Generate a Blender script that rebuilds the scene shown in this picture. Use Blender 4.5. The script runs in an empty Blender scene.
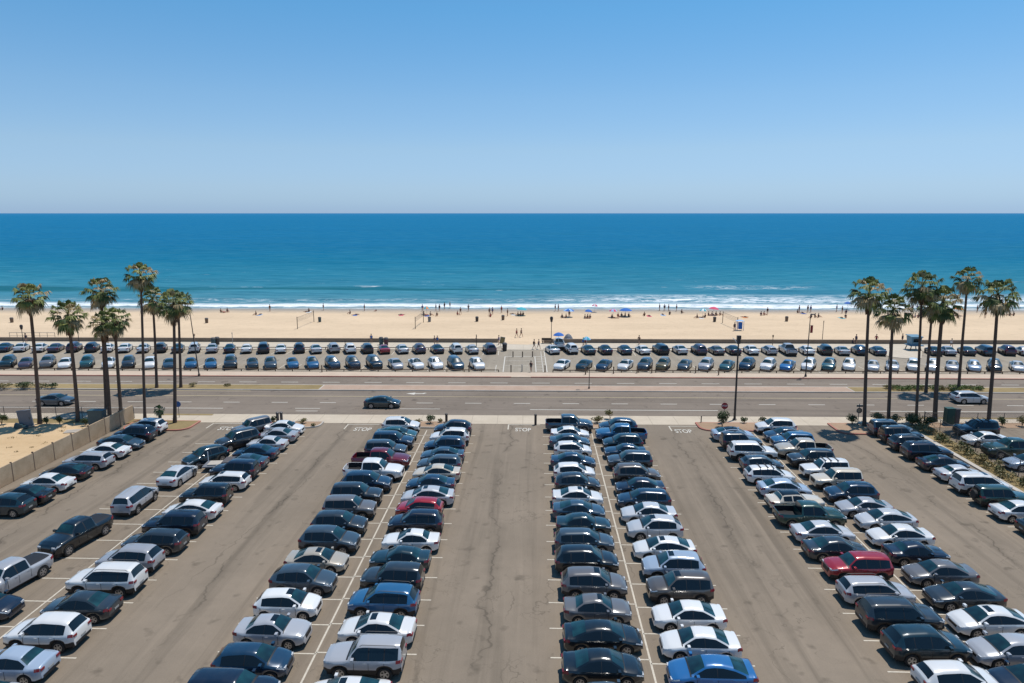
import bpy, bmesh, math, random
from mathutils import Vector, Matrix
R_ = math.radians
random.seed(11)
sc = bpy.context.scene
# ---------------------------------------------------------------- camera, sky, sun
CAM_H = 24.0; FPX = 683.0; PITCH = math.atan(128.5 / 683.0); YAW = R_(0.95)
cam_d = bpy.data.cameras.new('camera'); cam = bpy.data.objects.new('camera', cam_d)
sc.collection.objects.link(cam); sc.camera = cam
cam.location = (0, 0, CAM_H); cam.rotation_euler = (R_(90) - PITCH, 0, YAW)
cam_d.sensor_width = 36; cam_d.lens = FPX / 1024 * 36; cam_d.clip_start = 0.5; cam_d.clip_end = 120000
SUN = Vector((0.23, 0.21, 1)).normalized()
elev = math.asin(SUN.z); azim = math.atan2(SUN.x, SUN.y)
w = bpy.data.worlds.new('World'); sc.world = w; w.use_nodes = True
wn = w.node_tree.nodes; wl = w.node_tree.links
bg = wn['Background']; sky = wn.new('ShaderNodeTexSky'); sky.sky_type = 'NISHITA'; sky.sun_disc = False
sky.sun_elevation = elev; sky.sun_rotation = azim; sky.air_density = 1.0; sky.dust_density = 0.12; sky.ozone_density = 3.2; sky.altitude = 0
tcw = wn.new('ShaderNodeTexCoord'); spw = wn.new('ShaderNodeSeparateXYZ'); wl.new(tcw.outputs['Generated'], spw.inputs[0])
rw = wn.new('ShaderNodeValToRGB'); wl.new(spw.outputs[2], rw.inputs[0])          # marine-air tint by elevation
stops = [(0, (.32,.49,.93)), (.006, (.325,.495,.91)), (.018, (.374,.525,.87)), (.035, (.432,.556,.83)), (.087, (.552,.641,.775)), (.153, (.545,.70,.80)), (.263, (.42,.75,.86)), (.6, (.38,.66,.76))]
while len(rw.color_ramp.elements) < len(stops): rw.color_ramp.elements.new(.5)
for i_, (p_, c_) in enumerate(stops): rw.color_ramp.elements[i_].position = p_; rw.color_ramp.elements[i_].color = (*c_, 1)
mw = wn.new('ShaderNodeMix'); mw.data_type = 'RGBA'; mw.blend_type = 'MULTIPLY'; mw.inputs[0].default_value = 1
wl.new(sky.outputs[0], mw.inputs[6]); wl.new(rw.outputs[0], mw.inputs[7]); wl.new(mw.outputs[2], bg.inputs[0]); bg.inputs[1].default_value = 0.15
sd = bpy.data.lights.new('sun', 'SUN'); so = bpy.data.objects.new('sun', sd); sc.collection.objects.link(so)
sd.energy = 4.0; sd.angle = R_(0.5); sd.color = (1, 0.955, 0.89)
so.rotation_euler = (-SUN).to_track_quat('-Z', 'Y').to_euler(); so.location = (20, 20, 80)
sc.view_settings.view_transform = 'Standard'; sc.view_settings.look = 'None'; sc.view_settings.exposure = 0.0; sc.view_settings.gamma = 1
sc.cycles.max_bounces = 5

# ---------------------------------------------------------------- helpers
TH = R_(0.95)
FW = Vector((-math.sin(YAW) * math.cos(PITCH), math.cos(YAW) * math.cos(PITCH), -math.sin(PITCH)))
RT = Vector((math.cos(YAW), math.sin(YAW), 0)); UP = RT.cross(FW)
def P(x, y, z=0.0):                    # photo point on the ground (height z) -> world metres
    d = FW + (x - 512) / FPX * RT - (y - 341.5) / FPX * UP
    t = (z - CAM_H) / d.z
    return Vector((t * d.x, t * d.y, z))
def XatY(px, Y, z=0.0):                # world X of a photo column at a given road-parallel line Y
    lo, hi = -400.0, 400.0
    for _ in range(50):
        m = (lo + hi) / 2; v = Vector((m, Y, z - CAM_H))
        if v.dot(RT) / v.dot(FW) * FPX + 512 < px: lo = m
        else: hi = m
    return lo
def Zat(py, Y):                        # height of a photo row at depth Y
    return CAM_H - (py - 213) * Y / 695.0
def LOT(u, v, z=0.0):                  # car park grid -> world
    return Vector((u * math.cos(TH) + v * math.sin(TH), -u * math.sin(TH) + v * math.cos(TH), z))
def link(o): sc.collection.objects.link(o); return o
def empty(name, loc, rz=0):
    o = bpy.data.objects.new(name, None); link(o); o.location = loc; o.rotation_euler = (0, 0, rz); o.empty_display_size = .3
    return o
def tag(o, label=None, cat=None, group=None, kind=None):
    if label: o['label'] = label
    if cat: o['category'] = cat
    if group: o['group'] = group
    if kind: o['kind'] = kind
    return o
class MB:
    def __init__(s): s.v = []; s.f = []; s.m = []
    def add(s, vs, fs, m=0):
        b = len(s.v); s.v += [tuple(v) for v in vs]
        for f in fs: s.f.append(tuple(b + i for i in f)); s.m.append(m)
    def box(s, x0, x1, y0, y1, z0, z1, m=0):
        s.add([(x0,y0,z0),(x1,y0,z0),(x1,y1,z0),(x0,y1,z0),(x0,y0,z1),(x1,y0,z1),(x1,y1,z1),(x0,y1,z1)],
              [(0,3,2,1),(4,5,6,7),(0,1,5,4),(1,2,6,5),(2,3,7,6),(3,0,4,7)], m)
    def boxm(s, sx, sy, sz, mat, m=0):
        vs = [mat @ Vector((a*sx/2, b*sy/2, c*sz/2)) for a, b, c in [(-1,-1,-1),(1,-1,-1),(1,1,-1),(-1,1,-1),(-1,-1,1),(1,-1,1),(1,1,1),(-1,1,1)]]
        s.add(vs, [(0,3,2,1),(4,5,6,7),(0,1,5,4),(1,2,6,5),(2,3,7,6),(3,0,4,7)], m)
    def tube(s, pts, rad, n=8, m=0, cap=True):
        if not hasattr(rad, '__len__'): rad = [rad] * len(pts)
        pts = [Vector(p) for p in pts]; rings = []
        for i, p in enumerate(pts):
            d = (pts[min(i+1, len(pts)-1)] - pts[max(i-1, 0)]).normalized()
            a = Vector((1,0,0)) if abs(d.x) < .8 else Vector((0,1,0))
            q = d.cross(a).normalized(); r = d.cross(q)
            rings.append([p + (q*math.cos(2*math.pi*k/n) + r*math.sin(2*math.pi*k/n)) * rad[i] for k in range(n)])
        vs = [v for r in rings for v in r]; fs = []
        for i in range(len(pts)-1):
            for k in range(n): fs.append((i*n+k, i*n+(k+1)%n, (i+1)*n+(k+1)%n, (i+1)*n+k))
        if cap: fs += [tuple(range(n))[::-1], tuple((len(pts)-1)*n+k for k in range(n))]
        s.add(vs, fs, m)
    def lathe(s, prof, n=16, c=(0,0,0), m=0):      # prof: (r, z)
        vs = [(c[0]+r*math.cos(2*math.pi*k/n), c[1]+r*math.sin(2*math.pi*k/n), c[2]+z) for r, z in prof for k in range(n)]
        fs = [(i*n+k, i*n+(k+1)%n, (i+1)*n+(k+1)%n, (i+1)*n+k) for i in range(len(prof)-1) for k in range(n)]
        s.add(vs, fs, m)
    def build(s, name, mats, parent=None, smooth=None, loc=None):
        me = bpy.data.meshes.new(name); me.from_pydata(s.v, [], s.f)
        if not isinstance(mats, (list, tuple)): mats = [mats]
        for m in mats: me.materials.append(m)
        for p, m in zip(me.polygons, s.m): p.material_index = m
        bm = bmesh.new(); bm.from_mesh(me); bmesh.ops.recalc_face_normals(bm, faces=bm.faces); bm.to_mesh(me); bm.free()
        if smooth is not None:
            me.polygons.foreach_set('use_smooth', [True]*len(me.polygons))
            try: me.set_sharp_from_angle(angle=R_(smooth))
            except Exception: pass
        me.update()
        o = bpy.data.objects.new(name, me); link(o)
        if parent: o.parent = parent
        if loc: o.location = loc
        return o
CH = {}
def kids(o): return CH.get(o.name) or [c for c in bpy.data.objects if c.parent == o]
def copy_tree(o, parent=None):
    c = o.copy(); link(c); c.parent = parent
    ks = CH.get(o.name)
    if ks is None: ks = [k for k in bpy.data.objects if k.parent == o]; CH[o.name] = ks
    for ch in ks: copy_tree(ch, c)
    return c

# ---------------------------------------------------------------- materials
def mat(name, base=(.5,.5,.5), rough=.7, metal=0, spec=.5, coat=0, ior=None):
    m = bpy.data.materials.new(name); m.use_nodes = True; b = m.node_tree.nodes['Principled BSDF']
    b.inputs['Base Color'].default_value = (*base, 1); b.inputs['Roughness'].default_value = rough
    b.inputs['Metallic'].default_value = metal; b.inputs['Specular IOR Level'].default_value = spec
    b.inputs['Coat Weight'].default_value = coat
    if ior: b.inputs['IOR'].default_value = ior
    return m
class NT:
    def __init__(s, m): s.t = m.node_tree; s.n = s.t.nodes; s.b = s.n['Principled BSDF']
    def L(s, a, b): s.t.links.new(a, b)
    def new(s, t, **k):
        n = s.n.new(t)
        for a, v in k.items(): setattr(n, a, v)
        return n
    def coord(s): return s.new('ShaderNodeTexCoord').outputs['Object']
    def mapping(s, c, scale=(1,1,1), rot=(0,0,0), loc=(0,0,0)):
        n = s.new('ShaderNodeMapping'); s.L(c, n.inputs[0]); n.inputs['Scale'].default_value = scale; n.inputs['Rotation'].default_value = rot; n.inputs['Location'].default_value = loc
        return n.outputs[0]
    def noise(s, c, scale=1, detail=4, rough=.6, dist=0):
        n = s.new('ShaderNodeTexNoise'); s.L(c, n.inputs['Vector']); n.inputs['Scale'].default_value = scale
        n.inputs['Detail'].default_value = detail; n.inputs['Roughness'].default_value = rough; n.inputs['Distortion'].default_value = dist
        return n.outputs['Fac']
    def ramp(s, f, stops):
        n = s.new('ShaderNodeValToRGB'); s.L(f, n.inputs[0]); e = n.color_ramp.elements
        while len(e) < len(stops): e.new(.5)
        for i, (p, c) in enumerate(stops):
            e[i].position = p; e[i].color = (*c, 1) if hasattr(c, '__len__') else (c, c, c, 1)
        return n.outputs[0]
    def mr(s, v, a, b, c=0, d=1, clamp=True):
        n = s.new('ShaderNodeMapRange'); s.L(v, n.inputs[0]); n.clamp = clamp
        for i, x in enumerate((a, b, c, d)): n.inputs[i+1].default_value = x
        return n.outputs[0]
    def mix(s, f, a, b, mode='MIX'):
        n = s.new('ShaderNodeMix', data_type='RGBA', blend_type=mode)
        for sock, v in ((n.inputs[0], f), (n.inputs[6], a), (n.inputs[7], b)):
            if isinstance(v, bpy.types.NodeSocket): s.L(v, sock)
            else: sock.default_value = v if not hasattr(v, '__len__') else (*v, 1)
        return n.outputs[2]
    def math(s, op, a, b=0.0):
        n = s.new('ShaderNodeMath', operation=op)
        for i, v in enumerate((a, b)):
            if isinstance(v, bpy.types.NodeSocket): s.L(v, n.inputs[i])
            else: n.inputs[i].default_value = v
        return n.outputs[0]
    def sep(s, c):
        n = s.new('ShaderNodeSeparateXYZ'); s.L(c, n.inputs[0]); return n.outputs
    def bump(s, h, strength=.3, dist=.05):
        n = s.new('ShaderNodeBump'); n.inputs['Strength'].default_value = strength; n.inputs['Distance'].default_value = dist
        s.L(h, n.inputs['Height']); s.L(n.outputs[0], s.b.inputs['Normal'])
    def base(s, c): s.L(c, s.b.inputs['Base Color'])

def asphalt(name, c0, c1, rot, crack=True, streak=.5):
    m = mat(name, c0, .88, spec=.25); t = NT(m); c = t.coord()
    c = t.mapping(c, rot=(0, 0, rot))
    big = t.noise(c, .09, 5, .6); fine = t.noise(c, 14, 3, .7); mid = t.noise(c, 1.1, 5, .65)
    col = t.mix(t.mr(big, .35, .65), c0, c1)
    col = t.mix(t.mr(mid, .35, .7, 0, .22), col, tuple(x*.7 for x in c0))
    col = t.mix(t.mr(fine, .3, .7, 0, .28), col, tuple(min(1, x*1.35) for x in c1))
    st = t.noise(t.mapping(c, scale=(.7, .03, 1)), 1, 5, .62, .5)         # long wheel-worn streaks
    col = t.mix(t.mr(st, .50, .70, 0, streak), col, tuple(x*.55 for x in c0))
    st2 = t.noise(t.mapping(c, scale=(1.6, .05, 1), loc=(7, 3, 0)), 1, 4, .6, .3)
    col = t.mix(t.mr(st2, .55, .75, 0, .35), col, tuple(x*1.25 for x in c1))
    oil = t.noise(c, .75, 3, .5)
    col = t.mix(t.mr(oil, .62, .74, 0, .55), col, tuple(x*.42 for x in c0))
    if name == 'asphalt_lot':                                  # worn sealed joints running down the middle of each aisle
        ux, uy, _ = t.sep(c); wob = t.mr(t.noise(t.mapping(c, scale=(.05, .12, 1)), 1, 5, .7), .25, .75, -1.3, 1.3)
        pp = t.math('PINGPONG', t.math('ADD', t.math('ADD', ux, 3.0), wob), 9.2)
        msk2 = t.mr(t.noise(t.mapping(c, scale=(.3, .10, 1), loc=(3, 1, 0)), 1, 3, .6), .44, .56)
        col = t.mix(t.math('MULTIPLY', t.mr(pp, .03, .10, .55, 0), msk2), col, tuple(x*.4 for x in c0))
        col = t.mix(t.math('MULTIPLY', t.mr(pp, .0, .8, .30, 0), msk2), col, tuple(x*.5 for x in c0))
    if crack:
        wv = t.new('ShaderNodeVectorMath', operation='ADD'); t.L(c, wv.inputs[0])
        nn = t.new('ShaderNodeTexNoise'); t.L(c, nn.inputs['Vector']); nn.inputs['Scale'].default_value = .5; nn.inputs['Detail'].default_value = 6
        sv = t.new('ShaderNodeVectorMath', operation='SCALE'); t.L(nn.outputs['Color'], sv.inputs[0]); sv.inputs['Scale'].default_value = 1.6
        t.L(sv.outputs[0], wv.inputs[1])
        v = t.new('ShaderNodeTexVoronoi', feature='DISTANCE_TO_EDGE'); t.L(t.mapping(wv.outputs[0], scale=(.13, .018, 1)), v.inputs['Vector']); v.inputs['Scale'].default_value = 1
        msk = t.mr(t.noise(c, .12, 2), .42, .58)
        cr = t.math('MULTIPLY', t.mr(v.outputs['Distance'], .002, .008, 1, 0), msk)
        col = t.mix(t.math('MULTIPLY', cr, .4), col, tuple(x*.35 for x in c0))
    t.base(col); t.bump(fine, .25, .02)
    return m
M = {}
M['lot'] = asphalt('asphalt_lot', (.190,.153,.113), (.245,.196,.145), -TH*-1)
M['road'] = asphalt('asphalt_road', (.172,.138,.107), (.225,.182,.142), R_(90), crack=True, streak=.45)
M['beachlot'] = asphalt('asphalt_beach', (.26,.22,.17), (.33,.285,.22), 0, crack=False, streak=.3)
def concrete(name, c0, c1, joint=0):
    m = mat(name, c0, .85, spec=.3); t = NT(m); c = t.coord()
    n = t.noise(c, .5, 6, .65); f = t.noise(c, 9, 3)
    col = t.mix(t.mr(n, .3, .7), c0, c1); col = t.mix(t.mr(f, .4, .75, 0, .25), col, tuple(x*.75 for x in c0))
    if joint:
        x = t.sep(c)[0]
        j = t.math('LESS_THAN', t.math('PINGPONG', x, joint), .03)
        col = t.mix(t.math('MULTIPLY', j, .5), col, tuple(v*.5 for v in c0))
    t.base(col); t.bump(f, .2, .01); return m
M['concrete'] = concrete('concrete_paving', (.48,.40,.30), (.58,.49,.375), 1.5)
M['promenade'] = concrete('promenade_paving', (.50,.43,.335), (.60,.52,.41), 3)
M['kerb'] = concrete('kerb_concrete', (.42,.37,.31), (.55,.5,.43))
M['kerb_red'] = concrete('kerb_red_paint', (.36,.12,.09), (.5,.25,.18))
M['brick'] = concrete('median_paving', (.38,.26,.185), (.46,.335,.25))
M['pinkpath'] = concrete('path_paving', (.50,.39,.29), (.58,.465,.355))
M['seawall'] = concrete('seawall_concrete', (.20,.15,.11), (.27,.21,.155))
M['tanwall'] = concrete('tan_wall', (.36,.255,.155), (.56,.42,.28))
def paint(name, c, wear=.5):
    m = mat(name, c, .7); t = NT(m); co = t.coord(); n = t.noise(co, 5, 6, .75)
    t.base(t.mix(t.mr(n, .45, .8, 0, wear), c, (.27,.23,.19))); return m
M['line'] = paint('white_road_paint', (.62,.58,.5)); M['yellow'] = paint('yellow_road_paint', (.62,.5,.28), .4)
M['stall'] = paint('stall_paint', (.58,.52,.42), .75)
def sandm(name, c0, c1):
    m = mat(name, c0, .95, spec=.1); t = NT(m); c = t.coord()
    a = t.noise(t.mapping(c, scale=(.3, 1, 1)), .12, 5, .6); b = t.noise(c, 1.6, 6, .7); f = t.noise(c, 18, 2)
    col = t.mix(t.mr(a, .35, .65), c0, c1); col = t.mix(t.mr(b, .5, .75, 0, .28), col, tuple(x*.72 for x in c0))
    g2 = t.noise(c, .5, 5, .75, .6)
    col = t.mix(t.mr(g2, .52, .68, 0, .3), col, tuple(x*.68 for x in c0)); col = t.mix(t.mr(f, .5, .8, 0, .15), col, tuple(x*1.2 for x in c1))
    return m, t, c, col, b
m, t, c, col, b = sandm('dry_sand', (.60,.455,.305), (.685,.52,.35))
yy = t.sep(c)[1]                                                 # damp sand by the water keeps its own colour
wob = t.math('ADD', yy, t.mr(t.noise(t.mapping(c, scale=(.25,.25,1)), .25, 3), 0, 1, -3, 3))
wet = t.mr(wob, 163, 171)
col = t.mix(wet, col, (.33,.28,.22)); t.base(col); t.bump(b, .5, .12)
t.L(t.mr(wet, 0, 1, .95, .35), t.b.inputs['Roughness']); M['sand'] = m
m, t, c, col, b = sandm('yellow_dirt', (.52,.36,.20), (.62,.45,.27)); t.base(col); t.bump(b, .5, .1); M['dirt'] = m
m, t, c, col, b = sandm('mulch', (.30,.20,.13), (.44,.31,.21)); t.base(col); t.bump(b, .6, .1); M['mulch'] = m
m, t, c, col, b = sandm('dry_grass', (.20,.15,.07), (.36,.27,.14)); t.base(col); t.bump(b, .6, .1); M['drygrass'] = m
M['black'] = mat('black_trim', (.012,.012,.014), .55); M['tyre'] = mat('tyre_rubber', (.018,.018,.018), .8)
M['rim'] = mat('alloy_rim', (.45,.46,.48), .35, metal=.8); M['darkrim'] = mat('dark_rim', (.07,.07,.075), .4, metal=.6)
M['glass'] = mat('car_glass', (.008,.045,.052), .13, spec=.8, ior=1.55); t = NT(M['glass']); t.base(t.mix(t.mr(t.noise(t.coord(), 1.3, 1), .35, .65), (.005,.018,.022), (.010,.056,.062))); M['sideglass'] = mat('side_glass', (.006,.011,.015), .12, spec=.6)  # teal mottling paints sky reflection and a hint of interior into the glass colour
M['red_lens'] = mat('red_lens', (.22,.008,.018), .25, coat=.4); M['lens'] = mat('headlight_lens', (.55,.57,.58), .12, coat=.8)
M['plate'] = mat('number_plate', (.35,.35,.33), .5); M['chrome'] = mat('chrome', (.6,.6,.6), .2, metal=1)
pm = mat('car_paint', (.5,.5,.5), .28, metal=.12, coat=1, spec=.5); t = NT(pm); oi = t.new('ShaderNodeObjectInfo'); 
dust = t.noise(t.coord(), 2.5, 4); t.base(t.mix(t.mr(dust, .4, .8, 0, .03), oi.outputs['Color'], (.35,.31,.26)))
pm.node_tree.nodes['Principled BSDF'].inputs['Coat Roughness'].default_value = .08; M['paint'] = pm
def leafm(name, c0, c1, sc_=1.2):
    m = mat(name, c0, .55, spec=.35); t = NT(m); c = t.coord()
    t.base(t.mix(t.mr(t.noise(c, sc_, 3), .35, .65), c0, c1)); t.b.inputs['Subsurface Weight'].default_value = 0
    return m
M['frond'] = leafm('palm_frond', (.11,.14,.03), (.25,.26,.08)); M['frond_dry'] = leafm('palm_frond_dry', (.28,.21,.10), (.42,.32,.17))
M['frond_dark'] = leafm('palm_frond_dark', (.04,.065,.016), (.10,.125,.035)); M['skirt'] = leafm('dead_frond', (.10,.06,.035), (.19,.12,.07))
M['bush'] = leafm('bush_leaf', (.04,.06,.02), (.09,.11,.035)); M['bush_y'] = leafm('bush_dry', (.14,.12,.04), (.24,.2,.09)); M['bush_g'] = leafm('bush_green', (.07,.12,.02), (.15,.2,.05))
m = mat('palm_bark', (.10,.07,.055), .95, spec=.1); t = NT(m); c = t.coord(); z = t.sep(c)[2]
ring = t.mr(t.math('SINE', t.math('MULTIPLY', z, 42)), -1, 1); nz = t.noise(c, 5, 4)
t.base(t.mix(nz, t.mix(ring, (.06,.044,.037), (.105,.08,.065)), (.14,.105,.085))); t.bump(ring, .4, .02); M['bark'] = m
M['steel'] = mat('grey_steel', (.12,.11,.105), .55, metal=.3); M['darksteel'] = mat('dark_bronze_steel', (.035,.03,.03), .5)
M['wood'] = mat('weathered_wood', (.16,.11,.075), .9); M['greenbox'] = mat('green_box_paint', (.02,.07,.055), .5)
M['tealbox'] = mat('teal_box_paint', (.03,.075,.09), .5); M['sign_red'] = mat('sign_red', (.28,.012,.02), .4); M['sign_blue'] = mat('sign_blue', (.03,.11,.3), .4)
M['white'] = mat('white_paint', (.75,.75,.73), .5); M['bluefab'] = mat('blue_fabric', (.02,.13,.45), .8); M['tealfab'] = mat('teal_fabric', (.05,.38,.45), .8)
M['pinkfab'] = mat('pink_fabric', (.65,.08,.16), .8); M['orangefab'] = mat('orange_fabric', (.7,.25,.08), .8); M['lightbluefab'] = mat('light_blue_fabric', (.3,.5,.75), .8)
M['greybox'] = mat('grey_panel', (.16,.17,.19), .6); M['tower'] = mat('tower_blue', (.12,.24,.32), .6); M['board'] = mat('dark_board', (.09,.08,.08), .7)
# ---------------------------------------------------------------- the setting
def sheet(name, x0, x1, y0, y1, z, m, kind='structure', lot=False, thick=0):
    b = MB()
    f = (lambda x, y: LOT(x, y, z)) if lot else (lambda x, y: Vector((x, y, z)))
    if thick:
        lo = [f(x0,y0), f(x1,y0), f(x1,y1), f(x0,y1)]; vs = [Vector((p.x,p.y,z-thick)) for p in lo] + lo
        b.add(vs, [(4,5,6,7),(0,1,5,4),(1,2,6,5),(2,3,7,6),(3,0,4,7)])
    else: b.add([f(x0,y0), f(x1,y0), f(x1,y1), f(x0,y1)], [(0,1,2,3)])
    o = b.build(name, m)
    if kind: o['kind'] = kind
    return o
def poly(name, pts, z, m, thick=0, kind='structure'):
    n = len(pts); b = MB(); top = [(p[0], p[1], z) for p in pts]
    if thick: b.add(top + [(p[0], p[1], z-thick) for p in pts], [tuple(range(n))] + [(i, (i+1)%n, n+(i+1)%n, n+i) for i in range(n)])
    else: b.add(top, [tuple(range(n))])
    o = b.build(name, m)
    if kind: o['kind'] = kind
    return o
# ground, far enough to run beneath everything
sheet('ground', -3000, 3000, -400, 150, -0.05, M['dirt'])
# beach, a sheet that slopes under the sea
b = MB(); ys = [126, 140, 150, 158, 164, 170, 176, 184, 200, 260]; zs = [.0, .0, .0, .0, -.01, -.03, -.07, -.2, -.8, -4]
NX = 60
for j, y in enumerate(ys):
    for i in range(NX+1): b.v.append((-600 + 1200*i/NX, y, zs[j]))
for j in range(len(ys)-1):
    for i in range(NX): b.f.append((j*(NX+1)+i, j*(NX+1)+i+1, (j+1)*(NX+1)+i+1, (j+1)*(NX+1)+i)); b.m.append(0)
tag(b.build('beach', M['sand'], smooth=60), kind='structure')
# sea
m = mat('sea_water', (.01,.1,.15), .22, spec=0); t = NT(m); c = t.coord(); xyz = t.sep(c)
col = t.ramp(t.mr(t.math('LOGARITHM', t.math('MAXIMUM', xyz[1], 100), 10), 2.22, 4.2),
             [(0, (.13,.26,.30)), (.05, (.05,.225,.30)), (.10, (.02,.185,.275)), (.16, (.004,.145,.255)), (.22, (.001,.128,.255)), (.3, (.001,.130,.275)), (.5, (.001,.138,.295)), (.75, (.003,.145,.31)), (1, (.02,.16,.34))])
# the swell's darker and lighter bands
sw = t.noise(t.mapping(c, scale=(.012, .055, 1)), 1, 5, .6, .3); sw2 = t.noise(t.mapping(c, scale=(.06, .28, 1)), 1, 5, .65, .2)
sw3 = t.noise(t.mapping(c, scale=(.002, .007, 1)), 1, 3, .6)
col = t.mix(t.mr(sw, .4, .7, 0, .35), col, (.001,.095,.16)); col = t.mix(t.mr(sw2, .45, .7, 0, .42), col, (.06,.27,.36))
col = t.mix(t.mr(sw3, .45, .7, 0, .22), col, (.001,.11,.25))
sw4 = t.noise(t.mapping(c, scale=(.10, .7, 1)), 1, 4, .6, .2)
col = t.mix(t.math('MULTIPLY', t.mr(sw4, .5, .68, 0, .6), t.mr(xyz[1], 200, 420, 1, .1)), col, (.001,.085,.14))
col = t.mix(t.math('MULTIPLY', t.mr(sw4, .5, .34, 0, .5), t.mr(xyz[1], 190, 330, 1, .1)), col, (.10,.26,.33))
dk = t.math('MULTIPLY', t.math('MULTIPLY', t.mr(t.math('ADD', xyz[1], t.mr(sw, .3, .7, -10, 10)), 211, 215), t.mr(t.math('ADD', xyz[1], t.mr(sw, .3, .7, -10, 10)), 219, 225, 1, 0)), t.mr(xyz[0], -15, 30, 1, 0))
col = t.mix(t.math('MULTIPLY', dk, .65), col, (.001,.085,.105))
# foam of the breakers: bands that follow the shore
wob = t.mr(t.noise(t.mapping(c, scale=(.02, .02, 1)), 1, 4), .2, .8, -3.5, 3.5)
wob2 = t.mr(t.noise(t.mapping(c, scale=(.25, .25, 1)), 1, 4), .2, .8, -.9, .9)
y2 = t.math('ADD', t.math('ADD', xyz[1], wob), wob2)
n1 = t.noise(t.mapping(c, scale=(.22, .8, 1)), 1, 6, .75, .6)
def band(a0, a1, b0, b1): return t.math('MULTIPLY', t.mr(y2, a0, a1), t.mr(y2, b0, b1, 1, 0))
right = t.mr(t.math('ADD', xyz[0], t.mr(n1, 0, 1, -20, 20)), -2, 45)
f1 = t.math('MULTIPLY', band(175, 176, 180, 185), t.mr(n1, .3, .5))
f2 = t.math('MULTIPLY', t.math('MULTIPLY', band(183, 187, 193, 207), right), t.mr(n1, .44, .58, 0, .95))
f2b = t.math('MULTIPLY', band(184, 188, 189, 196), t.mr(n1, .5, .64, 0, .5)); f2 = t.math('MINIMUM', t.math('ADD', f2, f2b), 1)
far1 = t.math('MULTIPLY', t.mr(t.noise(t.mapping(c, scale=(.05,.35,1)), 1, 5, .7), .66, .74), t.mr(xyz[1], 230, 330, 1, 0))
fx = t.math('MULTIPLY', t.math('MULTIPLY', t.mr(xyz[1], 217, 221), t.mr(xyz[1], 226, 234, 1, 0)), t.math('MULTIPLY', t.mr(xyz[0], 52, 62), t.mr(xyz[0], 84, 98, 1, 0)))
fx = t.math('MULTIPLY', fx, t.mr(n1, .5, .66, 0, .8))
f3 = t.math('MULTIPLY', band(170.5, 171.2, 172.5, 175), t.mr(n1, .42, .6, 0, .55))
foam = t.math('MINIMUM', t.math('ADD', t.math('ADD', t.math('ADD', f1, f2), t.math('ADD', far1, fx)), f3), 1)
cap = t.math('MULTIPLY', t.mr(t.noise(t.mapping(c, scale=(.3,1.2,1)), 1, 3, .6), .74, .78), t.mr(xyz[1], 200, 1200, .5, 0))
foam = t.math('MINIMUM', t.math('ADD', foam, cap), 1)
wash = t.math('MULTIPLY', t.mr(y2, 172, 176.5, 1, 0), .8)
col = t.mix(wash, col, (.32,.33,.31)); col = t.mix(foam, col, (.80,.82,.82)); t.base(col)
t.L(t.mr(foam, 0, 1, .24, .8), t.b.inputs['Roughness'])
h = t.math('ADD', t.noise(t.mapping(c, scale=(.25, .8, 1)), 1, 6, .6), t.math('MULTIPLY', sw, 2.5)); t.bump(h, .55, .6)
gl = t.new('ShaderNodeBsdfGlossy'); gl.inputs['Roughness'].default_value = .18; mxs = t.new('ShaderNodeMixShader'); out = t.n['Material Output']
t.L(t.b.inputs['Normal'].links[0].from_socket, gl.inputs['Normal']); t.L(t.mr(foam, 0, 1, .05, 0), mxs.inputs[0]); t.L(t.b.outputs[0], mxs.inputs[1]); t.L(gl.outputs[0], mxs.inputs[2]); t.L(mxs.outputs[0], out.inputs['Surface'])
M['sea'] = m
b = MB(); ys = [168.5 + .55*i for i in range(120)] + [236 + 4*i for i in range(16)]; xs = [-420 + 5*i for i in range(169)]
nx = len(xs)
for y in ys:
    for x in xs:
        z = -.045
        for (yc, amp, wd, ph) in ((178.5, .30, 1.6, 0), (189, .42, 2.2, 2), (203, .35, 3, 4), (224, .5, 3.5, 1), (247, .4, 5, 3), (272, .4, 5, 5)):
            yo = yc + 2.2*math.sin(x*.021+ph) + .9*math.sin(x*.09+ph*2)
            a = amp*(.75+.25*math.sin(x*.05+ph*3)); z += a*math.exp(-((y-yo)/wd)**2)
        z *= 1 if y < 285 else max(0, (296-y)/11)
        if y > 290: z = -.045
        b.v.append((x, y, z))
for j in range(len(ys)-1):
    for i in range(nx-1): b.f.append((j*nx+i, j*nx+i+1, (j+1)*nx+i+1, (j+1)*nx+i)); b.m.append(0)
Y1 = ys[-1]; base = len(b.v)
b.v += [(-420, Y1, -.045), (420, Y1, -.045), (60000, 60000, -.045), (-60000, 60000, -.045), (-420, 168.5, -.045), (420, 168.5, -.045), (60000, 168.5, -.045), (-60000, 168.5, -.045)]
b.f += [(base, base+1, base+2, base+3), (base+7, base+4, base, base+3), (base+5, base+6, base+2, base+1)]; b.m += [0,0,0]
tag(b.build('sea', M['sea'], smooth=80), kind='structure')
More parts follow.
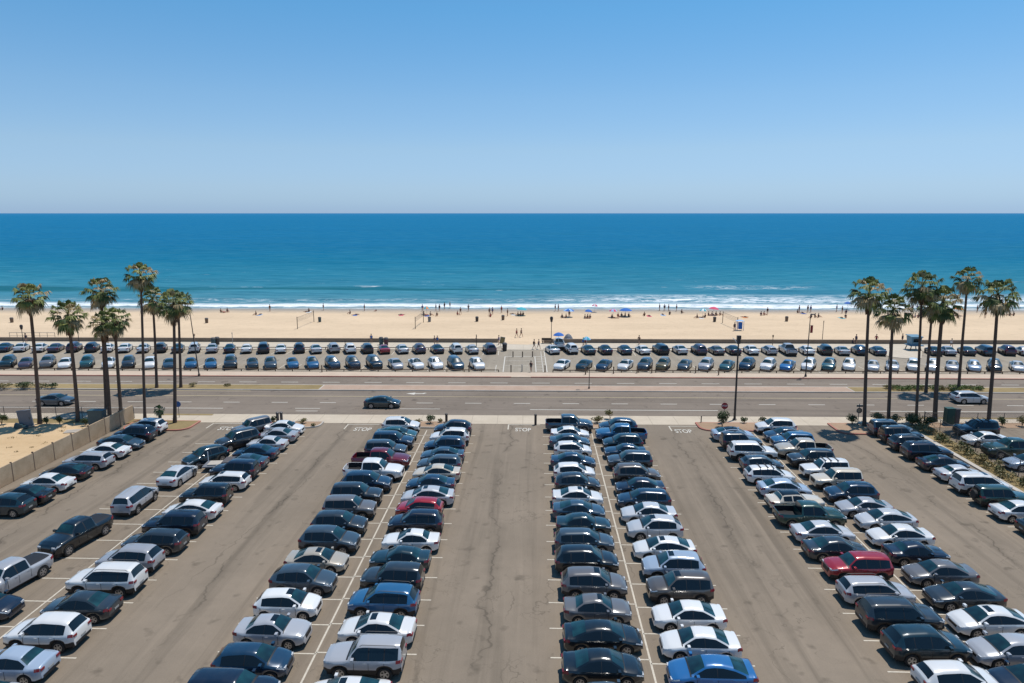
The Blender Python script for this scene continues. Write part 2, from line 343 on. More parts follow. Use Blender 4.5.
# car park, roads, paving ------------------------------------------------------------
sheet('parking_lot', -47.2, 120, -40, 76.9, .0, M['lot'], lot=True)
sheet('pavement', -400, 400, 75.9, 79.3, .012, M['concrete'])
sheet('near_road', -600, 600, 79.3, 90.6, .004, M['road'])
sheet('far_road', -600, 600, 93.5, 98.5, .004, M['road'])
b = MB(); b.box(-600, 600, 90.6, 93.5, -.02, .12); tag(b.build('median', M['kerb']), kind='structure')
sheet('median_paving', -28, 45, 90.8, 93.3, .124, M['brick']); 
sheet('median_dirt', -600, -28.2, 90.85, 93.3, .126, M['drygrass']); sheet('median_bed', 45.2, 600, 90.85, 93.3, .126, M['drygrass'])
b = MB(); b.box(-600, XatY(511, 98.5), 98.5, 98.75, -.02, .13); b.box(XatY(531, 98.5), 600, 98.5, 98.75, -.02, .13)
tag(b.build('kerb', M['kerb_red']), kind='structure')
sheet('beach_path', -600, 600, 98.752, 101.7, .06, M['pinkpath'], thick=.08)
sheet('beach_parking', -600, 600, 101.7, 119.4, .006, M['beachlot'])
sheet('promenade', -600, 600, 119.4, 126.1, .05, M['promenade'], thick=.07)
xa, xb = XatY(504, 110), XatY(546, 110)
sheet('crossing_path', xa-.3, xb+.5, 101.71, 119.39, .012, M['beachlot'])
# markings --------------------------------------------------------------------------
b = MB()
def mark(x0, x1, y0, y1, z=.010, bb=None): (bb or b).add([(x0,y0,z),(x1,y0,z),(x1,y1,z),(x0,y1,z)], [(0,1,2,3)])
x0 = XatY(522, 84.6)
for k in range(-16, 20):
    xx = x0 + 6.25*k; mark(xx-1.05, xx+1.05, 84.52, 84.68)
x0 = XatY(499, 95.3)
for k in range(-18, 22):
    xx = x0 + 6.05*k; mark(xx-1.25, xx+1.25, 95.22, 95.38)
for a, c_ in ((-20, 223), (530, 718), (870, 1060)): mark(XatY(a, 81.8), XatY(c_, 81.8), 81.7, 81.88)
for a, c_ in ((295, 320), (400, 440)): mark(XatY(a, 81.9), XatY(c_, 81.9), 81.85, 82.0)
mark(XatY(296, 80.9), XatY(318, 80.9), 80.7, 80.85)
# left-turn arrow
ax, ay = XatY(418, 89.3), 89.2
b.add([(ax-1.6,ay,.01),(ax-.4,ay-.55,.01),(ax-.4,ay-.14,.01),(ax+.8,ay-.14,.01),(ax+1.2,ay+.35,.01),(ax+.8,ay+.4,.01),(ax+.6,ay+.14,.01),(ax-.4,ay+.14,.01),(ax-.4,ay+.55,.01)], [(0,1,2,3,4,5,6,7,8)])
tag(b.build('road_markings', M['line']), kind='structure')
b = MB(); mark(-300, 300, 87.62, 87.74); mark(-300, XatY(250, 90), 90.2, 90.32); tag(b.build('yellow_lines', M['yellow']), kind='structure')
# car park stall lines
b = MB()
def lotq(u0, u1, v0, v1, z=.008): b.add([LOT(u0,v0,z), LOT(u1,v0,z), LOT(u1,v1,z), LOT(u0,v1,z)], [(0,1,2,3)])
V0 = dict(R1=51.99-13*1.0, R3=32.8, R4=33.6, R5=33.73, R6=33.7, R7=33.36, R8=33.12, R9=33.2, R10=50.8-16.2)
for line in (-30.55, -12.0, 6.43, 24.35):
    lotq(line-.055, line+.055, 8, 73.2)
for row, (ua, ub), vend in (('R3', (-30.5, -25.0), 73), ('R4', (-17.5, -12.0), 73), ('R5', (-12, -6.4), 73), ('R6', (1.0, 6.4), 73), ('R7', (6.43, 12.0), 73), ('R8', (18.9, 24.3), 72), ('R9', (24.4, 29.7), 72), ('R3', (-35.8, -30.6), 70)):
    for k in range(-8, 16):
        v = V0[row] + 2.7*k
        if v < vend: lotq(ua, ub, v-.05, v+.05)
for k in range(0, 9): v = 51.99 + 2.62*k; lotq(-46.4, -41.0, v-.05, v+.05)
for k in range(-3, 9): v = 50.8 + 2.65*k; lotq(36.9, 42.0, v-.05, v+.05)
tag(b.build('stall_lines', M['stall']), kind='structure')
# beach lot stall lines
b = MB()
for rowY, half in ((104.8, 2.2), (116.9, 2.1)):
    for k in range(-34, 36):
        xx = .95 + 2.62*k
        if xa-1 < xx < xb+1.2: continue
        b.add([(xx-.05, rowY-half, .012), (xx+.05, rowY-half, .012), (xx+.05, rowY+half, .012), (xx-.05, rowY+half, .012)], [(0,1,2,3)])
def mk2(x0, x1, y0, y1): b.add([(x0,y0,.018),(x1,y0,.018),(x1,y1,.018),(x0,y1,.018)], [(0,1,2,3)])
mk2(xa, xb, 113.6, 113.8); mk2(xa, xa+.15, 102.2, 113.6); mk2(xb-.15, xb, 102.2, 118.6)
xm = XatY(535, 108); mk2(xm, xm+.15, 102.2, 113.6); mk2(XatY(542,108), XatY(542,108)+.1, 102.2, 118)
for i in range(5): mk2(xm+.2, xb-.2, 103.6+2*i, 103.72+2*i)
mk2(xa+.3, xm-.2, 106.5, 106.6); mk2(xa+.3, xm-.2, 110.2, 110.3)
tag(b.build('bay_lines', M['line']), kind='structure')
# STOP words painted on the lot, readable from this side
def font_text(body, size, loc, rotz, name, m, parent=None, extrude=0, rx=0, kind=None):
    cu = bpy.data.curves.new(name, 'FONT'); cu.body = body; cu.size = size; cu.align_x = 'CENTER'; cu.align_y = 'CENTER'; cu.extrude = extrude; cu.offset = size*.012
    o = bpy.data.objects.new(name, cu); link(o)
    dg = bpy.context.evaluated_depsgraph_get(); me = bpy.data.meshes.new_from_object(o.evaluated_get(dg))
    bpy.data.objects.remove(o); me.materials.clear(); me.materials.append(m)
    o = bpy.data.objects.new(name, me); link(o); o.location = loc; o.rotation_euler = (rx, 0, rotz)
    if parent: o.parent = parent
    if kind: o['kind'] = kind
    return o
for px, py, wd in ((227.5, 428.8, 2.1), (362.5, 429.6, 2.0), (523, 430, 1.85), (683.4, 431.5, 1.95)):
    p = P(px, py); o = font_text('STOP', 1.35, (p.x, p.y, .02), -TH, 'stop_marking', M['line'], kind='structure'); o.scale = (wd/3.35, 1.25, 1)
    b = MB(); q0 = P(px-15, py-5); q1 = P(px+17, py-5)
    mark(q0.x, q1.x, q0.y, q0.y+.16, .016); b.add([(q0.x,q0.y,.016),(q0.x+.14,q0.y,.016),(q0.x+.11,q0.y-1.7,.016),(q0.x-.03,q0.y-1.7,.016)], [(0,1,2,3)])
    tag(b.build('stop_line', M['stall']), kind='structure')

# planted islands at the row heads ----------------------------------------------------
def rounded(u0, u1, v0, v1, r, n=6):
    pts = []
    for cu, cv, a0 in ((u1-r, v1-.1, 0), (u0+r, v1-.1, 90), (u0+r, v0+r, 180), (u1-r, v0+r, 270)):
        rr = r if a0 >= 180 else .1
        cx_ = cu if a0 >= 180 else (u1-.1 if a0 == 0 else u0+.1)
        for i in range(n+1):
            a = R_(a0 + 90*i/n); pts.append((cx_+rr*math.cos(a), cv+rr*math.sin(a)))
    return [LOT(u, v) for u, v in pts]
ISL = [('K1', -46.6, -38.9, 72.0, 75.6, 'kerb_red', 'dry_strip'), ('K2', -32.4, -24.4, 73.5, 75.8, 'kerb', 0), ('K3', -14.6, -7.6, 73.9, 76.3, 'kerb', 0),
       ('K4', 2.4, 11.2, 74.2, 76.5, 'kerb', 0), ('K5', 18.7, 29.8, 73.9, 76.9, 'kerb_red', 0), ('K6', 33.9, 42.6, 73.2, 77.1, 'kerb_red', 0)]
for nm, u0, u1, v0, v1, km, _ in ISL:
    poly('island_kerb', rounded(u0, u1, v0, v1, 1.3), .14, M[km], thick=.16)
    poly('island_bed', rounded(u0+.2, u1-.2, v0+.2, v1-.15, 1.15), .146, M['drygrass'] if nm in ('K1',) else M['mulch'])
# left bare ground behind the wall, verge strips
poly('bare_ground', [tuple(LOT(-47.5, 30))[:2], tuple(LOT(-47.5, 75.4))[:2], (-140, 77.0), (-140, 30)], .03, M['dirt'])
sheet('verge', -140, -44, 75.3, 77.0, .034, M['drygrass']); sheet('verge_strip', -44, -37.5, 78.7, 79.25, .03, M['drygrass'])
sheet('verge_edge', 42, 140, 78.75, 79.25, .03, M['drygrass']); 
poly('planting_bed', [tuple(LOT(42.75, 20))[:2], tuple(LOT(44.9, 20))[:2], tuple(LOT(44.9, 77))[:2], tuple(LOT(42.75, 77))[:2]], .03, M['drygrass'])
poly('edge_kerb', [tuple(LOT(42.2, 20))[:2], tuple(LOT(42.7, 20))[:2], tuple(LOT(42.7, 76.6))[:2], tuple(LOT(42.2, 76.6))[:2]], .13, M['kerb'], thick=.14)
sheet('side_bed', 46.5, 140, 75.3, 77.2, .03, M['mulch']); 
# ---------------------------------------------------------------- vehicles
def interp(pts, x):
    if x <= pts[0][0]: return pts[0][1]
    for (a, za), (b_, zb) in zip(pts, pts[1:]):
        if x <= b_: return za + (zb-za)*(x-a)/(b_-a)
    return pts[-1][1]
def smoothf(pts, x, s):
    tot = 0; wt = 0
    for k in range(-3, 4):
        g = math.exp(-(k/1.7)**2); tot += g*interp(pts, x + s*k/1.7); wt += g
    return tot/wt
KIND = {
 'sedan': dict(L=4.82, W=1.84, H=1.45, belt=.93, wb=2.78, r=.335, sill=.24,
   prof=[(-2.41,.62),(-2.37,.93),(-2.30,1.0),(-1.70,1.04),(-.80,1.39),(-.1,1.45),(.42,1.41),(1.28,1.0),(2.05,.86),(2.32,.72),(2.41,.5)],
   rear=(-1.62,-.88), front=(.5,1.2), side=[(-1.52,-.16),(-.12,1.10)]),
 'coupe': dict(L=4.75, W=1.86, H=1.40, belt=.92, wb=2.8, r=.345, sill=.22,
   prof=[(-2.38,.62),(-2.34,.95),(-2.15,1.02),(-1.80,1.05),(-.70,1.37),(-.1,1.40),(.35,1.36),(1.22,.98),(2.0,.84),(2.30,.70),(2.38,.5)],
   rear=(-1.72,-.76), front=(.42,1.15), side=[(-1.5,-.32),(-.28,1.06)]),
 'hatchback': dict(L=4.3, W=1.79, H=1.50, belt=.95, wb=2.62, r=.325, sill=.24,
   prof=[(-2.15,.6),(-2.12,.98),(-1.98,1.12),(-1.62,1.40),(-1.2,1.47),(-.2,1.51),(.3,1.47),(1.18,1.03),(1.82,.90),(2.08,.74),(2.15,.5)],
   rear=(-2.0,-1.66), front=(.38,1.1), side=[(-1.55,-.22),(-.18,.98)]),
 'suv': dict(L=4.72, W=1.89, H=1.69, belt=1.07, wb=2.72, r=.365, sill=.3,
   prof=[(-2.36,.62),(-2.33,1.06),(-2.24,1.18),(-1.88,1.58),(-1.5,1.66),(-.3,1.70),(.38,1.65),(1.15,1.16),(1.95,1.03),(2.26,.86),(2.36,.55)],
   rear=(-2.25,-1.9), front=(.46,1.1), side=[(-1.80,-1.24),(-1.19,-.23),(-.18,.98)]),
 'large_suv': dict(L=5.05, W=1.96, H=1.80, belt=1.13, wb=2.92, r=.385, sill=.33,
   prof=[(-2.52,.65),(-2.50,1.12),(-2.42,1.3),(-2.2,1.68),(-1.9,1.76),(-.3,1.80),(.45,1.76),(1.15,1.24),(2.08,1.14),(2.42,.98),(2.52,.6)],
   rear=(-2.43,-2.2), front=(.52,1.1), side=[(-2.12,-1.42),(-1.36,-.26),(-.21,.98)]),
 'boxy_suv': dict(L=4.7, W=1.85, H=1.78, belt=1.10, wb=2.7, r=.375, sill=.36,
   prof=[(-2.35,.65),(-2.34,1.1),(-2.30,1.5),(-2.2,1.72),(-1.9,1.76),(-.1,1.78),(.3,1.74),(.86,1.16),(1.95,1.08),(2.3,.98),(2.35,.6)],
   rear=(-2.32,-2.2), front=(.36,.82), side=[(-2.14,-1.38),(-1.3,-.45),(-.37,.62)]),
 'station_wagon': dict(L=4.85, W=1.83, H=1.52, belt=.96, wb=2.8, r=.34, sill=.24,
   prof=[(-2.42,.62),(-2.40,.98),(-2.32,1.1),(-1.98,1.42),(-1.6,1.48),(-.1,1.52),(.42,1.47),(1.25,1.03),(2.05,.9),(2.34,.75),(2.42,.5)],
   rear=(-2.33,-2.0), front=(.5,1.18), side=[(-1.94,-1.14),(-1.09,-.16),(-.11,1.04)]),
 'classic_wagon': dict(L=5.2, W=1.9, H=1.46, belt=.98, wb=2.95, r=.34, sill=.3,
   prof=[(-2.6,.6),(-2.57,.92),(-2.45,.98),(-1.72,1.0),(-1.45,1.36),(-1.25,1.42),(-.1,1.46),(.3,1.42),(.85,1.02),(2.3,.94),(2.55,.85),(2.6,.55)],
   rear=(-1.70,-1.47), front=(.35,.8), side=[(-1.4,-.6),(-.5,.58)]),
 'minivan': dict(L=5.1, W=1.97, H=1.74, belt=1.06, wb=3.0, r=.35, sill=.26,
   prof=[(-2.55,.6),(-2.53,1.05),(-2.46,1.2),(-2.28,1.62),(-2.0,1.70),(-.3,1.74),(.55,1.68),(1.55,1.12),(2.15,1.0),(2.45,.82),(2.55,.5)],
   rear=(-2.47,-2.28), front=(.62,1.46), side=[(-2.2,-1.4),(-1.34,-.26),(-.2,1.32)]),
 'pickup_truck': dict(L=5.65, W=1.96, H=1.86, belt=1.16, wb=3.55, r=.39, sill=.42,
   prof=[(-2.825,1.16),(-1.02,1.17),(-1.0,1.2),(-.93,1.78),(-.75,1.84),(.1,1.86),(.62,1.80),(1.22,1.28),(2.3,1.17),(2.7,1.02),(2.825,.7)],
   rear=(-1.0,-.93), front=(.68,1.16), side=[(-.86,-.05),(.04,.98)], bed=(-2.77,-1.04), floor=.72),
 'pickup_covered': dict(L=5.7, W=1.98, H=1.88, belt=1.18, wb=3.6, r=.40, sill=.42,
   prof=[(-2.85,1.18),(-1.02,1.2),(-1.0,1.22),(-.93,1.80),(-.75,1.86),(.1,1.88),(.62,1.82),(1.22,1.30),(2.3,1.19),(2.72,1.04),(2.85,.7)],
   rear=(-1.0,-.93), front=(.68,1.16), side=[(-.86,-.05),(.04,.98)], cover=True),
}
KIND['pickup_covered']['name'] = 'pickup_truck'
KIND['sedan_arched'] = dict(name='sedan', L=4.9, W=1.85, H=1.44, belt=.95, wb=2.83, r=.35, sill=.23,
   prof=[(-2.45,.62),(-2.41,.95),(-2.30,1.04),(-2.0,1.07),(-1.15,1.33),(-.5,1.43),(0,1.44),(.45,1.39),(1.36,.98),(2.1,.83),(2.36,.68),(2.45,.48)],
   rear=(-1.92,-1.1), front=(.52,1.28), side=[(-1.75,-.18),(-.14,1.14)])
KIND['sedan_upright'] = dict(name='sedan', L=4.6, W=1.78, H=1.47, belt=.93, wb=2.68, r=.325, sill=.25,
   prof=[(-2.30,.6),(-2.27,.95),(-2.2,1.03),(-1.55,1.06),(-.95,1.38),(-.2,1.46),(.25,1.43),(1.0,1.03),(1.9,.93),(2.22,.78),(2.30,.5)],
   rear=(-1.48,-1.02), front=(.32,.94), side=[(-1.38,-.26),(-.22,.84)])
KIND['suv_sloped'] = dict(name='suv', L=4.6, W=1.87, H=1.63, belt=1.04, wb=2.68, r=.365, sill=.28,
   prof=[(-2.30,.62),(-2.28,1.04),(-2.16,1.2),(-1.55,1.53),(-1.0,1.60),(-.2,1.64),(.3,1.60),(1.1,1.12),(1.85,.98),(2.2,.8),(2.30,.52)],
   rear=(-2.12,-1.6), front=(.38,1.04), side=[(-1.68,-1.14),(-1.1,-.25),(-.2,.92)])
KIND['suv_squared'] = dict(name='suv', L=4.62, W=1.86, H=1.72, belt=1.08, wb=2.66, r=.37, sill=.32,
   prof=[(-2.31,.62),(-2.30,1.08),(-2.25,1.3),(-2.08,1.62),(-1.7,1.69),(-.2,1.72),(.38,1.68),(1.02,1.18),(1.9,1.10),(2.24,.94),(2.31,.58)],
   rear=(-2.27,-2.08), front=(.45,.97), side=[(-2.02,-1.3),(-1.24,-.32),(-.27,.84)])
rv = random.Random(77); KIND['sedan_low'] = dict(KIND['coupe'], name='sedan')
def variant(kind):
    if kind == 'sedan': return rv.choice(['sedan', 'sedan', 'sedan_arched', 'sedan_upright', 'sedan_low'])
    if kind == 'suv': return rv.choice(['suv', 'suv', 'suv_sloped', 'suv_squared'])
    return kind
for nm_, K_ in KIND.items():                                    # body lengths measured against the painted stalls
    f_ = .94 if 'pickup' in nm_ else .885
    for q_ in ('prof', 'side'): K_[q_] = [(a*f_, c*f_ if q_ == 'side' else c) for a, c in K_[q_]]
    for q_ in ('rear', 'front'): K_[q_] = tuple(a*f_ for a in K_[q_])
    if 'bed' in K_: K_['bed'] = tuple(a*f_ for a in K_['bed'])
    K_['L'] *= f_; K_['wb'] *= f_*.99; K_['H'] *= 1.0
def make_vehicle(kind, far=False, sunroof=False, rails=False, spare=False, glassroof=False, bars=False):
    K = KIND[kind]; L, W, H, BELT, WB, r, SILL = (K[k] for k in ('L','W','H','belt','wb','r','sill'))
    h = L/2; ar = r + .065; steep = 'rear' in K
    keys = [-h, h] + [x for x, _ in K['prof'] if -h < x < h] + list(K['rear']) + list(K['front'])
    for a, c in K['side']: keys += [a, c]
    arches = (-WB/2 - .02, WB/2 - .02)
    for a in arches: keys += [a + ar*q for q in (-1, -.93, -.75, -.4, 0, .4, .75, .93, 1)]
    hl = (h-.46, h-.09); tl = (-h+.05, -h+.30); sr = (-.02, .34)
    keys += list(hl) + list(tl) + list(sr) + [s_*(h-q_) for s_ in (-1, 1) for q_ in (.03, .07, .13, .2)]
    if K.get('bed'): keys += list(K['bed'])
    stp = .2 if far else .125
    n = int(L/stp); keys += [-h + L*i/n for i in range(n+1)]
    keys = sorted(keys); X = [keys[0]]
    imp = set(round(x, 4) for x in list(K['rear']) + list(K['front']) + [q for s in K['side'] for q in s] + list(hl) + list(tl) + list(sr) + list(K.get('bed', ())))
    for x in keys[1:]:
        if x - X[-1] > .022: X.append(x)
        elif round(x, 4) in imp and round(X[-1], 4) not in imp: X[-1] = x
        elif round(x, 4) in imp and x - X[-1] > .004: X.append(x)
    X[-1] = h
    sm = .06
    def top(x):
        if K.get('bed') or K.get('cover'):
            if x < -.75: return interp(K['prof'], x)
        if x < -h+.35 or x > h-.12: return interp(K['prof'], x)
        return smoothf(K['prof'], x, sm)
    def section(x):
        t_ = top(x); e = max(0, (abs(x) - (h-.85))/.85)
        e = min(1, max(0, (abs(x) - (h-.85))/.85)); kk = .27 if x > 0 else .20; wmax = W/2*(1 - kk*(.55*(1-math.sqrt(max(0, 1-e*e))) + .45*e**2.2)) * (1 - .03*max(0, (x > 0)*(x/h)))
        ed = max(0, (abs(x)-(h-.3))/.3)
        zb = SILL + .10*ed + (.05 if abs(x) > h-.5 else 0)
        for a in arches:
            if abs(x-a) < ar: zb = max(zb, .33 + (r-.33) + math.sqrt(max(0, ar*ar-(x-a)**2)) - .02)
        belt = min(BELT + .03*(-x/h), t_ - (.085 if abs(x) < h-.25 else .05))
        g = min(1, max(0, (t_ - belt - .05)/.16)); dz = (t_-belt)/(H-BELT)
        tum = .05 + .25*min(1, max(0, dz))
        wr = wmax - .055 - tum*g
        lo = max(zb, .0); shl = belt - .075
        if zb > shl - .1: zb = shl - .1
        z1 = zb + .4*(shl-zb)
        p = [(wmax-.035, zb), (wmax-.005, z1), (wmax, shl-.10*(1 if shl-z1 > .2 else .4)), (wmax-.02, shl), (wmax-.05, belt),
             (wr - .04*(1-g), (t_-.115)*g + (belt+(t_-belt)*.38)*(1-g)), (wr-.075-.08*(1-g), (t_-.035)*g + (belt+(t_-belt)*.72)*(1-g)), (wr*.58, t_+.004), (0, t_+.022)]
        if K.get('bed') and K['bed'][0] <= x <= K['bed'][1]:
            fl = K['floor']; p[5] = (wmax-.09, BELT+.02); p[6] = (wmax-.12, BELT+.01); p[7] = (wmax-.13, fl); p[8] = (0, fl)
        return p
    S = [section(x) for x in X]; NP = 9
    parts = {}
    def put(key, quad, m=0): parts.setdefault(key, ([], []))[0].append(quad); parts[key][1].append(m)
    root = empty(K.get('name', kind), (0,0,0)); inr = lambda a, rng: rng[0]-1e-4 <= a[0] and a[1] <= rng[1]+1e-4
    for i in range(len(X)-1):
        seg = (X[i], X[i+1])
        for s in (-1, 1):
            for j in range(NP-1):
                q = [(X[i], s*S[i][j][0], S[i][j][1]), (X[i+1], s*S[i+1][j][0], S[i+1][j][1]), (X[i+1], s*S[i+1][j+1][0], S[i+1][j+1][1]), (X[i], s*S[i][j+1][0], S[i][j+1][1])]
                key = 'body'; mm = 0
                if j == 4:
                    for wi, rg in enumerate(K['side']):
                        if inr(seg, rg) and max(S[i][5][1]-S[i][4][1], S[i+1][5][1]-S[i+1][4][1]) > .03: key = 'side_window%d%s' % (wi, 'L' if s > 0 else 'R')
                    if key == 'body' and K['side'][0][0] < seg[0] and seg[1] < K['side'][-1][1] and kind != 'classic_wagon': mm = 1
                elif j >= 6:
                    if inr(seg, K['front']): key = 'windscreen'
                    elif inr(seg, K['rear']): key = 'rear_window'
                    elif j == 7 and sunroof and inr(seg, sr): key = 'sunroof'
                    elif glassroof and (K['rear'][1] < seg[0] and seg[1] < K['front'][0]): key = 'sunroof'
                    if K.get('bed') and K['bed'][0] <= seg[0] and seg[1] <= K['bed'][1]: mm = 1
                    if K.get('cover') and -h+.05 < seg[0] and seg[1] < -.93: mm = 1
                if j >= 5 and K['front'][1]-1e-4 <= seg[0] and seg[1] <= K['front'][1]+.13: mm = 1
                if j == 0: mm = 1 if kind in ('suv', 'suv_squared', 'large_suv', 'boxy_suv', 'minivan') else 0
                if K.get('bed') and K['bed'][0] <= seg[0] and seg[1] <= K['bed'][1] and j == 6: mm = 1
                put(key, q, mm)
    for i in (0, len(X)-1):                                     # end caps
        x = X[i]; ring = [(x, y, z) for y, z in S[i]] + [(x, -y, z) for y, z in S[i][::-1][1:]]
        put('body', ring, 0)
    def mk(key, name, mats, smooth=32, off=0):
        if key not in parts: return None
        mb = MB(); idx = {}
        for q, mm in zip(*parts[key]):
            f = []
            for v in q:
                k = tuple(round(c, 5) for c in v)
                if k not in idx: idx[k] = len(mb.v); mb.v.append(v)
                if idx[k] not in f: f.append(idx[k])
            if len(f) >= 3: mb.f.append(tuple(f)); mb.m.append(mm)
        return mb, name, mats, smooth
    mb, *_ = mk('body', 'body', None)
    mb.box(-h+.18, h-.18, -W/2+.25, W/2-.25, .2, min(.86, K.get('floor', 9)-.02) if K.get('bed') else .62, 1)
    mb.box(-h-.012, -h+.1, -W/2+.30, W/2-.30, SILL+.08, SILL+.24, 1)
    if not far:
        for s in (-1, 1):                                        # door shut lines and handles are on the body skin
            fx = K['front'][1] + .16
            for wi, (a, c) in enumerate(K['side'][-2:] if len(K['side']) > 1 else K['side']):
                zc = BELT - .13; mb.box(a+.06, a+.24, s*(W/2-.004)-.012, s*(W/2-.004)+.012, zc-.018, zc+.018, 1 if kind == 'classic_wagon' else 0)
                mb.box(a-.05, a-.032, s*(W/2-.001)-.005, s*(W/2-.001)+.005, SILL+.12, BELT-.09, 1)
                if wi == 1: mb.box(c-.16, c-.142, s*(W/2-.004)-.006, s*(W/2-.004)+.006, SILL+.12, BELT-.10, 1)
    body = mb.build('body', [M['paint'], M['black']], root, smooth=52)
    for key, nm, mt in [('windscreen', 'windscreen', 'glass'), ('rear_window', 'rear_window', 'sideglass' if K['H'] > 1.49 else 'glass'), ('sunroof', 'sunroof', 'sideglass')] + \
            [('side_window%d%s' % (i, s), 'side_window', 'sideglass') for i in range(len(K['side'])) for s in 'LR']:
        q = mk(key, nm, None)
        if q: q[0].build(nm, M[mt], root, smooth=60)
    def patch(name, m, rng, j0, j1, s, off=.014):
        mb = MB(); ids = [i for i in range(len(X)) if rng[0]-1e-4 <= X[i] <= rng[1]+1e-4]
        cols = []
        for i in ids:
            sec = S[i]; col = []
            for (j, f) in ((j0, 0.15), (j1, .0)):
                jj = int(j); y = sec[jj][0]*(1-f)+sec[min(8, jj+1)][0]*f; z = sec[jj][1]*(1-f)+sec[min(8, jj+1)][1]*f
                col.append((X[i] + (off if rng[0] > 0 else -off), s*(y+off), z))
            cols.append(col)
        for col in cols: mb.v += col
        for i in range(len(cols)-1): mb.f.append((2*i, 2*i+2, 2*i+3, 2*i+1)); mb.m.append(0)
        # wrap round the end of the car
        e = cols[-1] if rng[0] > 0 else cols[0]; sx = 1 if rng[0] > 0 else -1
        b0 = len(mb.v); xe = sx*(h+.008); wi = .27 if sx < 0 else .26
        z0 = min(e[0][1+1], e[1][2]); z1 = max(e[0][2], e[1][2])
        if sx < 0:
            tz = top(-h+.03); zt = min(tz-.04, BELT-.02); zl = zt - .13
            mb.box(-h-.012, -h+.10, *(sorted((s*(W/2*.80-.0), s*(W/2*.80-wi)))), zl, zt, 0)
        else:
            zt = top(h-.16)-.02; mb.box(h-.2, h-.045, *(sorted((s*(W/2*.74), s*(W/2*.74-wi)))), zt-.15, zt-.035, 0)
        return mb.build(name, M[m], root)
    for s in (-1, 1):
        patch('headlight', 'lens', hl, 3, 4, s, .012) if not far else None
        patch('tail_light', 'red_lens', tl, 2, 4, s, .012)
    if not far:
        g = MB(); zf = top(h-.1); g.box(h-.16, h+.006, -.38, .38, SILL+.24, zf-.08); g.build('grille', M['black'], root)
        g = MB(); g.box(-h-.024, -h-.01, -.2, .2, SILL+.30, SILL+.41); g.build('number_plate', M['plate'], root)
        for s in (-1, 1):
            g = MB(); xm = K['front'][1]-.28; g.box(xm-.07, xm+.08, min(s*(W/2-.07), s*(W/2+.16)), max(s*(W/2-.07), s*(W/2+.16)), BELT+.03, BELT+.17)
            o = g.build('mirror', M['paint'], root); bv = None
    if rails:
        for s in (-1, 1):
            g = MB(); y = s*(W/2-.33); x0, x1 = K['rear'][1]+.15, K['front'][0]-.2
            g.tube([(x0, y, top(x0)-.01), (x0+.12, y, top(x0+.12)+.045), (0, y, top(0)+.05), (x1-.12, y, top(x1-.12)+.045), (x1, y, top(x1)-.01)], .018, 6)
            g.build('roof_rail', M['steel'], root)
    if bars:
        for q in (-1.0, -.35, .15):
            g = MB(); g.box(q-.045, q+.045, -W/2+.28, W/2-.28, top(q)+.03, top(q)+.07); g.build('roof_bar', M['black'], root)
    if spare:
        g = MB(); g.tube([(-h-.02, 0, 1.0), (-h-.24, 0, 1.0)], .36, 16); g.build('spare_wheel_cover', M['tyre'], root)
    for sx in (0, 1):
        for s in (-1, 1):
            y = s*(W/2-.135); g = MB(); n = 10 if far else 18; wd = .11
            vs = []; fs = []; pr = [(r*.62, -wd*.9), (r*.93, -wd), (r, -wd*.75), (r, wd*.75), (r*.93, wd), (r*.62, wd*.9)]
            for q, (rr, yy_) in enumerate(pr):
                for k in range(n): vs.append((rr*math.cos(2*math.pi*k/n), yy_, rr*math.sin(2*math.pi*k/n)))
            for q in range(len(pr)-1):
                for k in range(n): fs.append((q*n+k, q*n+(k+1)%n, (q+1)*n+(k+1)%n, (q+1)*n+k))
            fs += [tuple(range(n)), tuple((len(pr)-1)*n+k for k in range(n))]; g.add(vs, fs)
            wh = g.build('wheel', M['tyre'], root, smooth=40, loc=(arches[sx]+.0, y, r))
            if not far:
                g = MB(); rr = r*.64; yo = s*(wd*.9+.004)
                for k in range(5):
                    a = 2*math.pi*k/5
                    g.add([(math.cos(a+d)*rad, yo, math.sin(a+d)*rad) for d, rad in ((-.30, rr*.97), (.30, rr*.97), (.42, rr*.3), (-.42, rr*.3))], [(0,1,2,3)])
                nn = 20; ring = [(math.cos(2*math.pi*k/nn)*q, yo, math.sin(2*math.pi*k/nn)*q) for q in (rr, rr*.86) for k in range(nn)]
                g.add(ring, [(k, (k+1)%nn, nn+(k+1)%nn, nn+k) for k in range(nn)])
                g.add([(math.cos(2*math.pi*k/10)*rr*.32, yo, math.sin(2*math.pi*k/10)*rr*.32) for k in range(10)], [tuple(range(10))])
                g.build('rim', M['rim'], wh)
    return root
COL = {'white': (.78,.77,.74), 'cream': (.66,.58,.46), 'silver': (.40,.41,.43), 'light silver': (.55,.56,.57), 'pale blue': (.36,.44,.54), 'grey': (.14,.138,.14),
       'charcoal': (.022,.033,.042), 'black': (.003,.009,.014), 'navy': (.005,.014,.032), 'dark blue': (.008,.038,.08), 'blue': (.018,.11,.24), 'bright blue': (.02,.14,.36),
       'dark teal': (.006,.03,.042), 'slate': (.042,.068,.092), 'slate blue': (.03,.07,.11), 'red': (.32,.012,.022), 'dark red': (.13,.008,.02), 'beige': (.46,.41,.33),
       'dark green': (.012,.05,.04), 'grey-brown': (.10,.088,.078), 'olive': (.13,.11,.05), 'mauve': (.07,.055,.085), 'teal': (.02,.09,.105), 'maroon': (.06,.012,.03), 'light grey': (.32,.33,.35)}
protos = {}; used = {}
